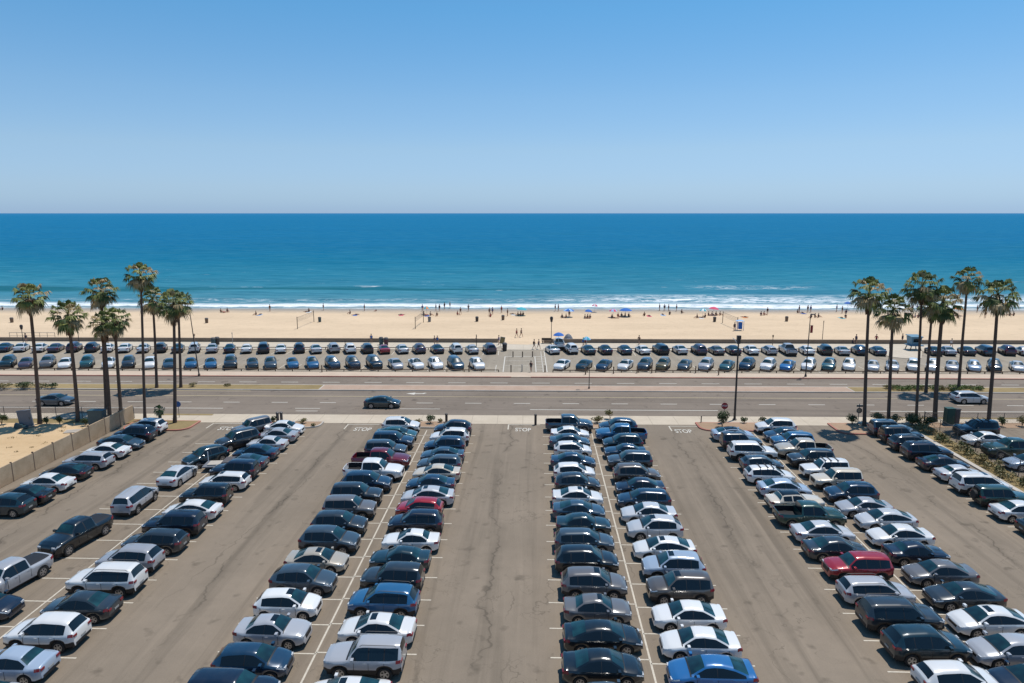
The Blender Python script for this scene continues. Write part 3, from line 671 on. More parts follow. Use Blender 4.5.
def vehicle(kind, colour, loc, rz, far=False, **kw):
    kind = variant(kind)
    key = (kind, far) + tuple(sorted(kw))
    if key not in protos: protos[key] = make_vehicle(kind, far, **kw); o = protos[key]
    else: o = copy_tree(protos[key])
    o.location = loc; o.rotation_euler = (0, 0, rz); o.scale = (rv.uniform(.97, 1.03), rv.uniform(.98, 1.02), rv.uniform(.97, 1.03))
    c = COL[colour]; j = random.uniform(.93, 1.07)
    def setc(q):
        for ch in (kids(q)):
            ch.color = (c[0]*j, c[1]*j, c[2]*j, 1)
    ks = [ch for ch in bpy.data.objects if ch.parent == o] if False else None
    return o, (c[0]*j, c[1]*j, c[2]*j, 1)
WORD = {'sedan': 'sedan', 'coupe': 'coupe', 'hatchback': 'hatchback', 'suv': 'SUV', 'large_suv': 'large SUV', 'boxy_suv': 'boxy SUV', 'station_wagon': 'estate car', 'classic_wagon': 'old long-bonnet car',
        'minivan': 'minivan', 'pickup_truck': 'pickup with open bed', 'pickup_covered': 'pickup with covered bed'}
CAT = {'suv': 'SUV', 'large_suv': 'SUV', 'boxy_suv': 'SUV', 'pickup_truck': 'pickup truck', 'pickup_covered': 'pickup truck', 'minivan': 'minivan'}
ORD = ['nearest the road', 'second from the road', 'third from the road', 'fourth from the road', 'fifth from the road', 'sixth from the road', 'seventh from the road', 'eighth from the road', 'ninth from the road',
       'tenth from the road', 'eleventh from the road', 'twelfth from the road', 'thirteenth from the road', 'fourteenth from the road', 'fifteenth from the road', 'sixteenth from the road', 'seventeenth from the road', 'eighteenth from the road']
colour_jobs = []
def park(kind, colour, loc, rz, label, group, far=False, **kw):
    o, c = vehicle(kind, colour, loc, rz, far, **kw); tag(o, label, CAT.get(kind, 'car'), group); colour_jobs.append((o, c)); return o
def feat(kw):
    if 'sunroof' in kw: return ' with dark sunroof'
    if 'rails' in kw: return ' with roof rails'
    if 'bars' in kw: return ' with black roof bars'
    if 'spare' in kw: return ' with rear spare wheel'
    if 'glassroof' in kw: return ' with glass roof'
    return ''
S_, Rr, G_, B_, SP = dict(sunroof=True), dict(rails=True), dict(glassroof=True), dict(bars=True), dict(spare=True)
E_ = {}
# each row: near to far; (slot, kind, colour, extras, facing) facing R = nose to the right
ROWS = {
 'R1': (-42.75, 'L', 'row along the tan wall', 51.99-13, [(4.3,'suv','dark teal',E_,0),(5.1,'sedan','black',E_,0),(6.1,'sedan','white',E_,0),(7.05,'sedan','black',E_,0),(8.1,'station_wagon','silver',E_,0),(9.15,'sedan','white',E_,0),(10.1,'sedan','slate blue',E_,'R'),(11.0,'suv','navy',E_,0),(11.9,'suv','white',E_,0)]),
 'R3': (-27.4, 'L', 'right half of far-left double row', 32.8, [(-1.5,'sedan','silver',E_,0),(-.55,'sedan','pale blue',E_,0),(.45,'suv','white',E_,0),(1.45,'sedan','charcoal',E_,0),(2.5,'large_suv','white',Rr,0),(3.5,'suv','light grey',E_,0),(4.5,'station_wagon','charcoal',E_,0),(5.5,'large_suv','navy',E_,0),(6.5,'sedan','white',E_,0),(7.5,'suv','black',E_,0),(8.7,'station_wagon','white',S_,0),(9.6,'suv','navy',E_,0),(10.5,'sedan','slate blue',E_,0),(11.45,'sedan','dark blue',E_,0),(12.4,'sedan','light silver',E_,0),(13.4,'sedan','silver',E_,0),(14.35,'sedan','white',E_,'R')]),
 'R4': (-14.7, 'R', 'left half of centre-left double row', 33.6, [(-1.55,'large_suv','navy',E_,0),(-.6,'hatchback','dark blue',E_,0),(.4,'sedan','silver',S_,0),(1.4,'hatchback','white',S_,0),(2.4,'suv','slate',E_,0),(3.4,'sedan','beige',S_,0),(4.4,'suv','slate',E_,0),(5.4,'suv','charcoal',E_,0),(6.45,'suv','grey',E_,0),(7.4,'suv','charcoal',E_,0),(8.4,'suv','dark blue',E_,0),(9.4,'pickup_truck','white',E_,0),(10.45,'pickup_truck','dark red',E_,0),(11.5,'suv','slate',E_,0),(12.5,'suv','dark blue',E_,0),(13.5,'sedan','teal',E_,0),(14.5,'suv','white',S_,0)]),
 'R5': (-9.0, 'L', 'right half of centre-left double row', 33.73, [(-1.55,'sedan','white',S_,0),(-.5,'boxy_suv','silver',Rr,0),(.5,'sedan','white',S_,0),(1.5,'suv','blue',Rr,0),(2.5,'suv','charcoal',E_,0),(3.5,'sedan','dark teal',E_,0),(4.45,'sedan','white',S_,0),(5.5,'suv','navy',Rr,0),(6.5,'hatchback','red',E_,0),(7.4,'sedan','light silver',S_,0),(8.4,'sedan','dark blue',E_,0),(9.35,'sedan','cream',E_,0),(10.2,'station_wagon','slate',E_,0),(11.1,'sedan','slate blue',E_,0),(12.0,'suv','dark blue',E_,0),(13.0,'suv','white',S_,0),(14.1,'suv','navy',E_,0)]),
 'R6': (3.8, 'R', 'left half of centre-right double row', 33.7, [(-1.55,'sedan','slate',E_,0),(-.58,'sedan','black',E_,0),(.4,'sedan','black',E_,0),(1.4,'sedan','grey',S_,0),(2.42,'suv','grey',S_,0),(3.5,'suv','black',E_,0),(4.6,'station_wagon','slate',E_,0),(5.6,'sedan','dark teal',E_,0),(6.55,'sedan','slate blue',E_,0),(7.5,'sedan','white',S_,0),(8.5,'suv','charcoal',E_,0),(9.55,'hatchback','white',E_,0),(10.6,'sedan','dark blue',E_,0),(11.75,'hatchback','white',S_,0),(12.75,'sedan','slate blue',E_,0),(13.7,'sedan','white',E_,0),(14.75,'pickup_truck','slate blue',E_,0)]),
 'R7': (9.25, 'L', 'right half of centre-right double row', 33.36, [(-.55,'sedan','bright blue',E_,0),(.35,'sedan','white',E_,0),(1.35,'sedan','white',E_,0),(2.4,'suv','grey-brown',S_,0),(3.4,'suv','pale blue',S_,0),(4.4,'sedan','white',S_,0),(5.5,'suv','light silver',S_,0),(6.5,'sedan','light silver',E_,0),(7.5,'station_wagon','dark blue',E_,0),(8.5,'sedan','navy',E_,0),(9.5,'suv','grey-brown',E_,'R'),(10.75,'suv','slate',E_,0),(11.8,'sedan','dark blue',E_,0),(12.7,'suv','dark teal',E_,0),(13.7,'pickup_truck','blue',E_,0),(14.8,'suv','dark blue',E_,0)]),
 'R8': (21.5, 'R', 'left half of far-right double row', 33.12, [(-.5,'hatchback','white',E_,0),(.5,'suv','dark teal',E_,0),(1.5,'large_suv','charcoal',Rr,0),(2.55,'station_wagon','silver',Rr,0),(3.6,'suv','red',E_,'L'),(4.6,'sedan','charcoal',E_,0),(5.55,'sedan','light silver',E_,0),(6.55,'pickup_truck','dark green',E_,0),(7.6,'classic_wagon','cream',G_,0),(8.6,'sedan','pale blue',E_,0),(9.7,'station_wagon','white',B_,0),(10.75,'hatchback','slate',E_,0),(11.85,'large_suv','white',E_,0),(13.0,'boxy_suv','charcoal',E_,0),(14.05,'sedan','pale blue',G_,0)]),
 'R9': (26.8, 'L', 'right half of far-right double row', 33.2, [(-.55,'sedan','navy',E_,0),(.4,'sedan','silver',E_,0),(1.4,'sedan','white',S_,0),(2.4,'coupe','charcoal',E_,0),(3.4,'sedan','grey',E_,0),(4.4,'sedan','navy',E_,'R'),(5.35,'sedan','white',E_,0),(6.35,'sedan','light silver',E_,0),(7.25,'sedan','silver',E_,0),(8.2,'suv','dark blue',E_,0),(9.25,'boxy_suv','cream',E_,0),(10.2,'boxy_suv','white',B_,0),(11.2,'suv','charcoal',E_,0),(12.2,'pickup_truck','beige',E_,0),(13.15,'suv','blue',E_,0),(14.0,'sedan','dark blue',Rr,0),(14.95,'suv','white',E_,0)]),
 'R10': (38.95, 'R', 'row along the right fence', 50.8-16.2, [(5.5,'sedan','black',E_,0),(6.55,'sedan','white',E_,0),(7.5,'boxy_suv','dark green',SP,0),(8.5,'minivan','white',S_,0),(9.5,'sedan','light silver',E_,0),(10.5,'coupe','navy',E_,0),(11.55,'large_suv','navy',E_,0),(12.5,'suv','charcoal',E_,0),(13.4,'boxy_suv','black',E_,0),(14.25,'boxy_suv','slate blue',E_,0)]),
}
TW = dict(R9={2: .3, 1: -.8, 0: -1.3}, R7={12: .0})
for rn, (u, face, nm, v0, cars) in ROWS.items():
    N = len(cars)
    for i, (k, kind, colr, ex, fc) in enumerate(cars):
        f = fc or face; rz = (0 if f == 'R' else math.pi) - TH + R_(random.uniform(-1.6, 1.6))
        uu = u + random.uniform(-.16, .16) + (.0 if rn != 'R9' else {0: -1.3, 1: -.9, 2: -.1, 7: .3}.get(i, 0))
        Lh = KIND[kind]['L']/2; s = -1 if rn in ('R3','R1','R5','R7','R9') else 1
        a = cars[i-1][2] if i else None; c_ = cars[i+1][2] if i < N-1 else None
        lab = f"{colr} {WORD[kind]}{feat(ex)}, {ORD[N-1-i]}, {nm}"
        if len(lab.split()) > 16: lab = f"{colr} {WORD[kind]}, {ORD[N-1-i]}, {nm}"
        park(kind, colr, LOT(uu, v0 + 2.7*k), rz, lab, 'cars in ' + nm, **ex)
# vehicles standing askew beside the far-left double row
def ang(a, b_): return math.atan2(b_.y-a.y, b_.x-a.x)
GA = 'vehicles standing askew in the far-left double row'
a, c_ = P(43, 574), P(10, 593); mid = (a+c_)/2; d = (c_-a).normalized(); nrm = Vector((d.y, -d.x, 0))
def askew(kind, colr, pr, pf, side, lab, **ex):
    a, c_ = P(*pr), P(*pf); d = (c_-a).normalized(); nrm = Vector((-d.y, d.x, 0))*side
    mid = a + d*KIND[kind]['wb']/2 + nrm*(KIND[kind]['W']/2-.05)
    return park(kind, colr, mid, math.atan2(d.y, d.x), lab, GA, **ex)
askew('pickup_covered', 'silver', (44, 577), (3, 600), -1, 'silver pickup with pale flat bed cover, behind the black pickup, bottom left')
askew('pickup_covered', 'black', (106.6, 535), (66, 558), -1, 'black pickup with dark bed cover, between silver minivan and silver pickup')
askew('minivan', 'silver', (139, 514), (157, 500), 1, 'silver minivan seen from behind, between black pickup and silver sedan')
askew('sedan', 'light silver', (180.4, 486.8), (195.5, 476), 1, 'pale silver sedan seen from behind, between silver minivan and teal SUV')
park('sedan', 'navy', P(19, 616) - Vector((2.15, 0, 0)), -TH, 'navy sedan at the left picture edge, nose just right of the border', GA)
park('suv', 'dark teal', P(206, 463.5), R_(232), 'dark teal SUV standing askew beside the flatbed trailer', GA)
park('large_suv', 'charcoal', P(238, 447), R_(228), 'charcoal large SUV standing askew, front one of the jammed group', GA, sunroof=True)
park('boxy_suv', 'grey', P(252, 434.5), R_(228), 'grey boxy SUV standing askew by the road, behind the charcoal one', GA)
# other lot beyond the right fence
GR = 'cars in the side lot beyond the right fence'
park('boxy_suv', 'dark teal', LOT(48.4, 34+2.7*14.6), math.pi-TH, 'dark teal SUV with loaded roof bars beside the green box', GR, bars=True)
park('sedan', 'white', LOT(47.4, 34+2.7*13.45), math.pi-TH, 'white sedan behind the fence, between teal SUV and green pickup', GR)
park('pickup_covered', 'dark green', LOT(48.0, 34+2.7*12.2), math.pi-TH, 'dark green pickup behind the right fence, next to white sedan', GR)
park('sedan', 'pale blue', LOT(47.2, 34+2.7*10.9), math.pi-TH, 'pale blue sedan behind the right fence at picture edge', GR)
# moving cars on the near road
GM = 'cars driving on the road'
p = P(60, 403); park('sedan', 'slate', (p.x, 83.2, .004), 0, 'slate grey sedan driving right, between the left palms', GM)
p = P(382, 408); park('sedan', 'dark teal', (p.x, 82.7, .004), 0, 'dark teal sedan driving alone in mid-road above the lot', GM)
p = P(968, 402); park('station_wagon', 'light silver', (p.x, 86.0, .004), 0, 'pale silver estate driving right, between the right palms', GM)
# beach parking: photo column, kind, colour
BACK_L = [(5,'sedan','dark blue'),(21,'sedan','light silver'),(40,'sedan','white'),(56,'sedan','mauve'),(74,'suv','mauve'),(92,'suv','navy'),(107.5,'sedan','white'),(125,'sedan','white'),(144,'sedan','light silver'),(161,'suv','charcoal'),(178,'sedan','slate'),(194.5,'suv','light silver'),(212.5,'sedan','silver'),(230,'sedan','navy'),(247,'sedan','white'),(264,'large_suv','navy'),(281,'sedan','white'),(299,'suv','navy'),(316,'sedan','light silver'),(333,'suv','silver'),(350,'suv','white'),(367,'suv','charcoal'),(384,'sedan','red'),(402,'sedan','light silver'),(419,'suv','mauve'),(437,'sedan','navy'),(456,'suv','white'),(472,'sedan','silver'),(489.5,'suv','mauve')]
BACK_R = [(552.5,'sedan','light silver'),(571,'suv','white'),(588,'sedan','dark teal'),(605,'sedan','navy'),(624.5,'sedan','slate blue'),(642.5,'sedan','white'),(660.5,'large_suv','black'),(680,'sedan','light silver'),(698.5,'suv','mauve'),(716,'sedan','grey'),(733,'sedan','navy'),(751,'sedan','white'),(769,'station_wagon','silver'),(787.5,'pickup_truck','silver'),(806.5,'sedan','white'),(824.5,'suv','dark teal'),(841.5,'sedan','silver'),(859,'suv','dark blue'),(877,'sedan','slate blue'),(933,'sedan','charcoal'),(947,'sedan','silver'),(966.5,'sedan','navy'),(985,'minivan','dark blue'),(1007,'suv','maroon'),(1023,'sedan','silver')]
FRONT_L = [(9,'suv','dark teal'),(27,'sedan','mauve'),(47,'suv','grey'),(66,'sedan','white'),(87.5,'suv','teal'),(109,'sedan','white'),(128.5,'suv','charcoal'),(150.5,'suv','white'),(169.5,'sedan','slate blue'),(191,'sedan','blue'),(210.5,'sedan','blue'),(230.6,'large_suv','charcoal'),(252.5,'sedan','charcoal'),(271,'suv','slate'),(292,'sedan','blue'),(312,'suv','blue'),(332.5,'suv','dark blue'),(353,'suv','navy'),(374,'large_suv','black'),(395.5,'sedan','silver'),(416,'sedan','white'),(435.5,'suv','white'),(455.5,'minivan','slate blue'),(477,'suv','white')]
FRONT_R = [(562,'sedan','white'),(584,'sedan','dark teal'),(604,'sedan','dark blue'),(625.5,'sedan','white'),(645,'suv','slate'),(663,'suv','olive'),(685,'sedan','slate'),(706,'suv','silver'),(727,'sedan','teal'),(747.5,'suv','dark blue'),(768,'suv','white'),(787.5,'sedan','bright blue'),(809,'suv','white'),(829,'suv','teal'),(849.5,'suv','white'),(873,'sedan','light silver'),(893,'sedan','light silver'),(912.5,'suv','white'),(932,'suv','white'),(953,'sedan','silver'),(973.5,'hatchback','pale blue'),(994,'suv','charcoal'),(1017.5,'sedan','light silver')]
NTH = ['first','second','third','fourth','fifth','sixth','seventh','eighth','ninth','tenth','eleventh','twelfth','thirteenth','fourteenth','fifteenth','sixteenth','seventeenth','eighteenth','nineteenth','twentieth','twenty-first','twenty-second','twenty-third','twenty-fourth','twenty-fifth','twenty-sixth','twenty-seventh','twenty-eighth','twenty-ninth','thirtieth']
for lst, Y, side, rowname in ((BACK_L, 117.0, 'left', 'back row of beach lot'), (BACK_R, 117.0, 'right', 'back row of beach lot'), (FRONT_L, 104.9, 'left', 'front row of beach lot'), (FRONT_R, 104.9, 'right', 'front row of beach lot')):
    order = lst[::-1] if side == 'left' else lst
    for i, (px, kind, colr) in enumerate(order):
        if Y > 110: a_ = interp([(0,20),(56,19),(125,18),(194,21),(281,18),(333,22),(384,21),(456,18),(490,16),(552,12),(642,7),(751,2),(841,-8),(877,-10),(933,-12),(1024,-15)], px); rz = R_(90 + a_)
        else: a_ = interp([(0,26),(87,25),(200,25),(292,21),(332,27),(416,23),(480,19),(481,-20),(562,-20),(663,-23),(747,-30),(809,-31),(849,-25),(932,-29),(1024,-29)], px); rz = R_(-90 + a_)
        kw = dict(sunroof=True) if (i*7) % 5 == 1 and kind != 'pickup_truck' else {}
        X_ = XatY(px, Y, .7)
        park(kind, colr, (X_, Y + random.uniform(-.2, .2), .006), rz + R_(random.uniform(-2, 2)), f"{colr} {WORD[kind]}, {NTH[i]} {side} of the beach path, {rowname}", f'cars in the {rowname}, {side} side', far=True, **kw)
park('pickup_truck', 'white', (XatY(559, 121.4, .9), 121.4, .05), R_(90), 'white beach patrol pickup under the blue umbrella', None, far=True)
CH.clear()
byp = {}
for ob in bpy.data.objects:
    if ob.parent: byp.setdefault(ob.parent.name, []).append(ob)
for o, c in colour_jobs:
    for ch in byp.get(o.name, ()): ch.color = c
# ---------------------------------------------------------------- palms
def frond_mesh(seed, n=42, R=1.0):
    rnd = random.Random(seed); g = MB()
    for k in range(n):
        az = k*2.39996 + rnd.uniform(-.25, .25); f = k/n
        el = R_(82 - 142*f**.9 + rnd.uniform(-8, 8))
        d = Vector((math.cos(az)*math.cos(el), math.sin(az)*math.cos(el), math.sin(el)))
        L = R*rnd.uniform(.7, 1.2)*(1.0 if el > -.2 else .9); m = 1 if rnd.random() < .16 + .3*(f > .7) else (2 if rnd.random() < .4 else 0)
        lat = d.cross(Vector((0,0,1))); lat = lat.normalized() if lat.length > .1 else Vector((math.cos(az+1.57), math.sin(az+1.57), 0)); nrm = lat.cross(d).normalized()
        p0 = Vector((0,0,0)); tip = d*L + Vector((0,0,-.10*L))
        g.add([p0+lat*.03, p0-lat*.03, tip-lat*.018, tip+lat*.018], [(0,1,2,3)], m)
        nb = 13
        for q in range(nb):
            a = R_(-66 + 132*q/(nb-1)) + rnd.uniform(-.06, .06); bl = R*rnd.uniform(.75, 1.0)*(1-.2*abs(a)/1.3)
            bd = (d*math.cos(a) + lat*math.sin(a) + nrm*(.18*math.cos(a*1.1)-.12)).normalized()
            mid = tip + bd*bl*.55 + Vector((0,0,-.06*bl)); end = tip + bd*bl*.86 + Vector((0,0,-(.42+rnd.uniform(0,.3))*bl))
            w_ = bd.cross(nrm).normalized()*.068*R
            g.add([tip, mid+w_, end, mid-w_], [(0,1,2,3)], m)
    return g
crown_me = []
for i in range(4):
    o = frond_mesh(i*7+3).build('crown', [M['frond'], M['frond_dry'], M['frond_dark']]); crown_me.append(o.data); bpy.data.objects.remove(o)
def palm(base, topx, topy, label, group, r=.2, cr=2.0, skirt=1.6, bend=.25, mi=0):
    Y = base.y; hz = Zat(topy, Y) - .2; tx = XatY(topx, Y, hz)
    r *= .80; root = empty('palm_tree', (base.x, base.y, base.z)); tag(root, label, 'palm tree', group)
    n = 14; pts = []; rad = []
    for i in range(n+1):
        f = i/n; x = (tx-base.x)*(f + bend*math.sin(math.pi*f)); pts.append((x, .12*math.sin(f*3+mi), hz*f)); rad.append(r*(1.35 if i == 0 else 1.1 - .38*f))
    g = MB(); g.tube(pts, rad, 12); g.build('trunk', M['bark'], root, smooth=50)
    o = bpy.data.objects.new('crown', crown_me[mi % 4]); link(o); o.parent = root; o.location = pts[-1]; s = cr/1.55; o.scale = (s, s, s*.98); o.rotation_euler = (0, 0, mi*1.3)
    rnd = random.Random(mi+40); g = MB()
    for k in range(130):
        az = rnd.uniform(0, 6.283); zz = -rnd.uniform(.1, skirt); rr = .30 + .32*(1-abs(zz+.4)/skirt)*rnd.uniform(.5, 1.1)
        d = Vector((math.cos(az), math.sin(az), 0)); l = Vector((-d.y, d.x, 0))*rnd.uniform(.05, .11); ln = rnd.uniform(.5, .9)
        f = min(1, max(0, 1+zz/hz)); px_ = (tx-base.x)*(f + bend*math.sin(math.pi*f)) - pts[-1][0]
        c0 = Vector((px_, 0, zz)) + d*.16; c1 = Vector((px_, 0, zz-.18)) + d*rr; c2 = Vector((px_, 0, zz-ln)) + d*rr*rnd.uniform(.6, 1)
        g.add([c0+l*.5, c0-l*.5, c1-l, c1+l], [(0,1,2,3)]); g.add([c1+l, c1-l, c2-l*.3, c2+l*.3], [(0,1,2,3)])
    g.build('dead_frond_skirt', M['skirt'], root, loc=pts[-1])
    return root
GP = 'tall fan palms along the road'
PALMS = [((40,424),29,296,'leftmost palm of the left grove, leaning left above the dirt yard',.25,1.95,1.5,.0),
 ((77.5,422),68.5,315,'short palm with thick dark trunk, second from the left edge',.25,2.0,2.0,.1),
 ((109,416),104,324,'shorter palm of the tight pair beside the teal box, left one',.24,1.6,1.8,.1),
 ((121,414),114.5,319,'shorter palm of the tight pair beside the teal box, right one',.24,1.8,1.8,.1),
 ((107,409),100.5,290,'palm with round crown rising behind the tight pair',.24,2.05,1.8,.05),
 ((145.5,420),140,274,'tallest thinnest palm of the left grove',.19,1.75,1.3,.0),
 ((157,388.5),152.5,300,'left palm of the two standing on the left median',.22,2.0,1.6,.0),
 ((174.5,424),174,302,'palm beside the round blue sign, right edge of left grove',.23,1.9,2.0,.0),
 ((180.5,388.5),179,303,'right palm of the two standing on the left median',.22,1.9,1.6,.0),
 ((864.5,427),869,290,'leftmost palm of the right grove, rising from the island corner',.23,2.05,1.8,.1),
 ((888,421),893.5,309,'shortest palm of the right grove, second from its left',.23,2.1,1.5,.1),
 ((915.5,419.5),923,283,'thin tall palm of right grove, left of the overlapping crowns',.19,2.1,1.6,.0),
 ((925.5,393),933,305,'median palm of right grove, half hidden behind thicker crown',.22,2.1,1.6,.0),
 ((935,421.5),943,300,'thick-trunked palm at the fence corner of the right grove',.29,2.2,2.0,.05),
 ((959,390.5),967,278,'tall median palm just behind the passing estate car',.22,1.9,1.4,.0),
 ((988.5,427),997.5,292,'rightmost palm of the right grove, with drooping side fronds',.24,2.2,1.7,.0)]
for i, (b0, tx, ty, lab, r, cr, sk, bd) in enumerate(PALMS):
    p = P(*b0); p.z = 0 if b0[1] > 400 else .12
    palm(p, tx, ty, lab, GP, r, cr, sk, bd, i)
# small young palm on the left island
p = P(161, 428); root = empty('palm_tree', (p.x, p.y, .14)); tag(root, 'small young palm on the left island beside the white SUV', 'palm tree')
g = MB(); g.tube([(0,0,0), (0,0,1.0), (.02,0,2.0)], [.2,.17,.14], 10); g.build('trunk', M['bark'], root, smooth=50)
o = bpy.data.objects.new('crown', crown_me[1]); link(o); o.parent = root; o.location = (0,0,2.0); o.scale = (.38,.38,.42)

# ---------------------------------------------------------------- shrubs
def leafy(g, c, rx, ry, rz, n, s=.09, seed=0, m=0):
    rnd = random.Random(seed); c = Vector(c)
    lobes = [(rnd.uniform(-.5,.5)*rx, rnd.uniform(-.5,.5)*ry, rnd.uniform(-.1,.45)*rz, rnd.uniform(.45,.7)) for _ in range(6)]
    for _ in range(n):
        lb = rnd.choice(lobes); v = Vector((rnd.gauss(0,1), rnd.gauss(0,1), rnd.gauss(0,1))).normalized()*rnd.uniform(.55, 1)
        q = c + Vector((lb[0]+v.x*rx*lb[3], lb[1]+v.y*ry*lb[3], max(.03-rz*.5, lb[2]+v.z*rz*lb[3])))
        if q.z < .03: q.z = .03 + rnd.random()*.1
        a = Vector((rnd.gauss(0,1), rnd.gauss(0,1), rnd.gauss(0,1))).normalized(); b_ = a.cross(v); b_ = b_.normalized() if b_.length > .01 else Vector((1,0,0))
        g.add([q - a*s, q + b_*s*.6, q + a*s, q - b_*s*.6], [(0,1,2,3)], m)
def shrub(px, py, w_, h_, label, mt='bush', z=.1, stem=True, n=None, grp='shrubs', Y=None):
    p = P(px, py); root = empty('shrub', (p.x, p.y, z)); tag(root, label, 'shrub', grp)
    g = MB(); leafy(g, (0,0,h_*.5), w_/2, w_/2*.9, h_/2, n or int(260*w_*max(.6, h_)), .085, int(px)); g.build('foliage', M[mt], root)
    g = MB()
    for a in range(3): g.tube([(0,0,0), (.12*w_*math.cos(a*2.1), .12*w_*math.sin(a*2.1), h_*.45)], [.035,.015], 5)
    g.build('stem', M['wood'], root)
    return root
for px, py, w_, h_, lab, mt in [
    (4,389.5,2.6,.8,'low scrub at the left picture edge on the median','bush_y'), (24,390,3.0,1.0,'largest scrub clump on the left median','bush'), (42,388.5,2.0,.7,'scrub on the median behind the slate sedan','bush_y'),
    (52,388.5,1.9,.8,'rightmost of the scrub clumps above the slate sedan','bush'), (193,387.5,1.2,.6,'lone scrub beside the right median palm of the left grove','bush_y'), (227,387,1.2,.4,'small dry scrub at the pointed end of the left median bed','bush_y'),
    (274,425,.8,1.1,'small dark bush left of the twin posts','bush'), (266,426,.9,.6,'dry tuft at the left end of the twin-post island','bush_y'), (302,424.5,1.2,.7,'bush behind the white sedan by the twin posts','bush_y'), (314,427,.7,.4,'small brown tuft on the bare end of the twin-post island','bush_y'),
    (418,424,1.0,.6,'tuft beside the white SUV on the centre-left island','bush_y'), (430.5,424.5,1.2,1.1,'round dark bush on the centre-left island','bush'), (441,423.5,.9,.5,'low tuft beside the single dark post','bush_y'),
    (610,419.5,1.3,1.1,'spiky yellow-green bush behind the navy SUV on centre-right island','bush_y'), (597,424,1.7,.9,'dry brown bush on the centre-right island','bush_y'),
    (722,428.5,1.5,2.2,'tall dark bush at the foot of the red stop sign','bush'), (744,424,1.0,.8,'left one of two small round bushes right of the lamp post','bush'), (762.5,424,1.0,.9,'right one of two small round bushes right of the lamp post','bush'),
    (852,425.5,1.5,1.3,'dark bush under the street-name sign','bush'), (876,423,2.2,1.3,'wide yellowish bush between the first two right palms','bush_y'), (896,424,1.6,1.1,'bush behind the slate blue SUV','bush_y'),
    (912,425.5,2.6,1.5,'big bush left of the fence corner','bush'), (925,427,1.8,1.2,'bush against the fence end','bush'), (1002,426.5,1.2,1.1,'clipped round bush behind the white sedan in the side lot','bush'), (1022,426.5,1.2,1.2,'bush at the right picture edge by the road','bush_y'),
    (47,425,.9,1.0,'dark weed by the leaning grey panel','bush'), (60,425,.8,1.1,'dark bush by the roadside chain fence','bush'), (86,426,.9,1.0,'weed beside the teal box','bush'), (2,425,1.4,1.3,'dark bush at the left picture edge behind the fence','bush')]:
    shrub(px, py, w_, h_, lab, mt, .1, grp='shrubs on beds and islands')
rnd = random.Random(5)
# green cover on the right median: nobody could count it
g = MB()
for k in range(46):
    x = XatY(888+ (985-888)*k/46, 92) + rnd.uniform(-.3,.3); leafy(g, (x, 92.2+rnd.uniform(-.7,.7), .35), .8, .6, .32, 110, .09, k, 0 if rnd.random() < .6 else 1)
tag(g.build('ground_cover', [M['bush_g'], M['bush_y']]), 'bright green ground cover on the right median', 'ground cover', kind='stuff')
g = MB()
for k in range(90):
    v = 78 - 48*k/90 + rnd.uniform(-.3,.3); u = 43.8 + rnd.uniform(-.7,.7); q = LOT(u, v); leafy(g, (q.x, q.y, .35), rnd.uniform(.5,.9), .55, rnd.uniform(.3,.6), 95, .10, k+99, rnd.choice((0,1,1,2)))
tag(g.build('hedge_planting', [M['bush'], M['bush_y'], M['drygrass']]), 'dry shrubs along the chain fence right of the lot', 'planting', kind='stuff')
g = MB()
for k in range(60):
    x = rnd.uniform(-130, -47); y = rnd.uniform(68, 77); leafy(g, (x, y, .1), .5, .4, .12, 14, .07, k+300, 0)
for k in range(30):
    q = LOT(rnd.uniform(-62, -48.5), rnd.uniform(52, 75)); leafy(g, (q.x, q.y, .1), .4, .3, .1, 12, .07, k+400, 0)
tag(g.build('dry_weeds', M['drygrass']), 'dry weeds scattered over the dirt yard', 'weeds', kind='stuff')

# ---------------------------------------------------------------- walls and fences
root = empty('yard_wall', LOT(-47.3, 62)); tag(root, 'tan panelled wall with dark posts along the left row', 'wall')
g = MB()
vs = [30, 76.6]; n = 17
for k in range(n):
    v0_ = 30 + (76.2-30)*k/n; v1_ = 30 + (76.2-30)*(k+1)/n
    a, c_ = LOT(-47.3, v0_+.05) - root.location, LOT(-47.3, v1_-.05) - root.location; h_ = 1.75 + .0*k
    pg = MB(); pts = []
    for (q, dx) in ((a, -.06), (c_, -.06), (c_, .06), (a, .06)): pts.append(q + Vector((dx, 0, 0)))
    pg.add([(p.x,p.y,0) for p in pts] + [(p.x,p.y,h_ + .03*math.sin(k*2.3)) for p in pts], [(4,5,6,7),(0,1,5,4),(1,2,6,5),(2,3,7,6),(3,0,4,7)])
    pg.build('wall_panel', M['tanwall'], root)
    pg = MB(); pg.box(a.x-.07, a.x+.07, a.y-.10, a.y-.0, 0, 1.86); pg.build('post', M['wood'], root)
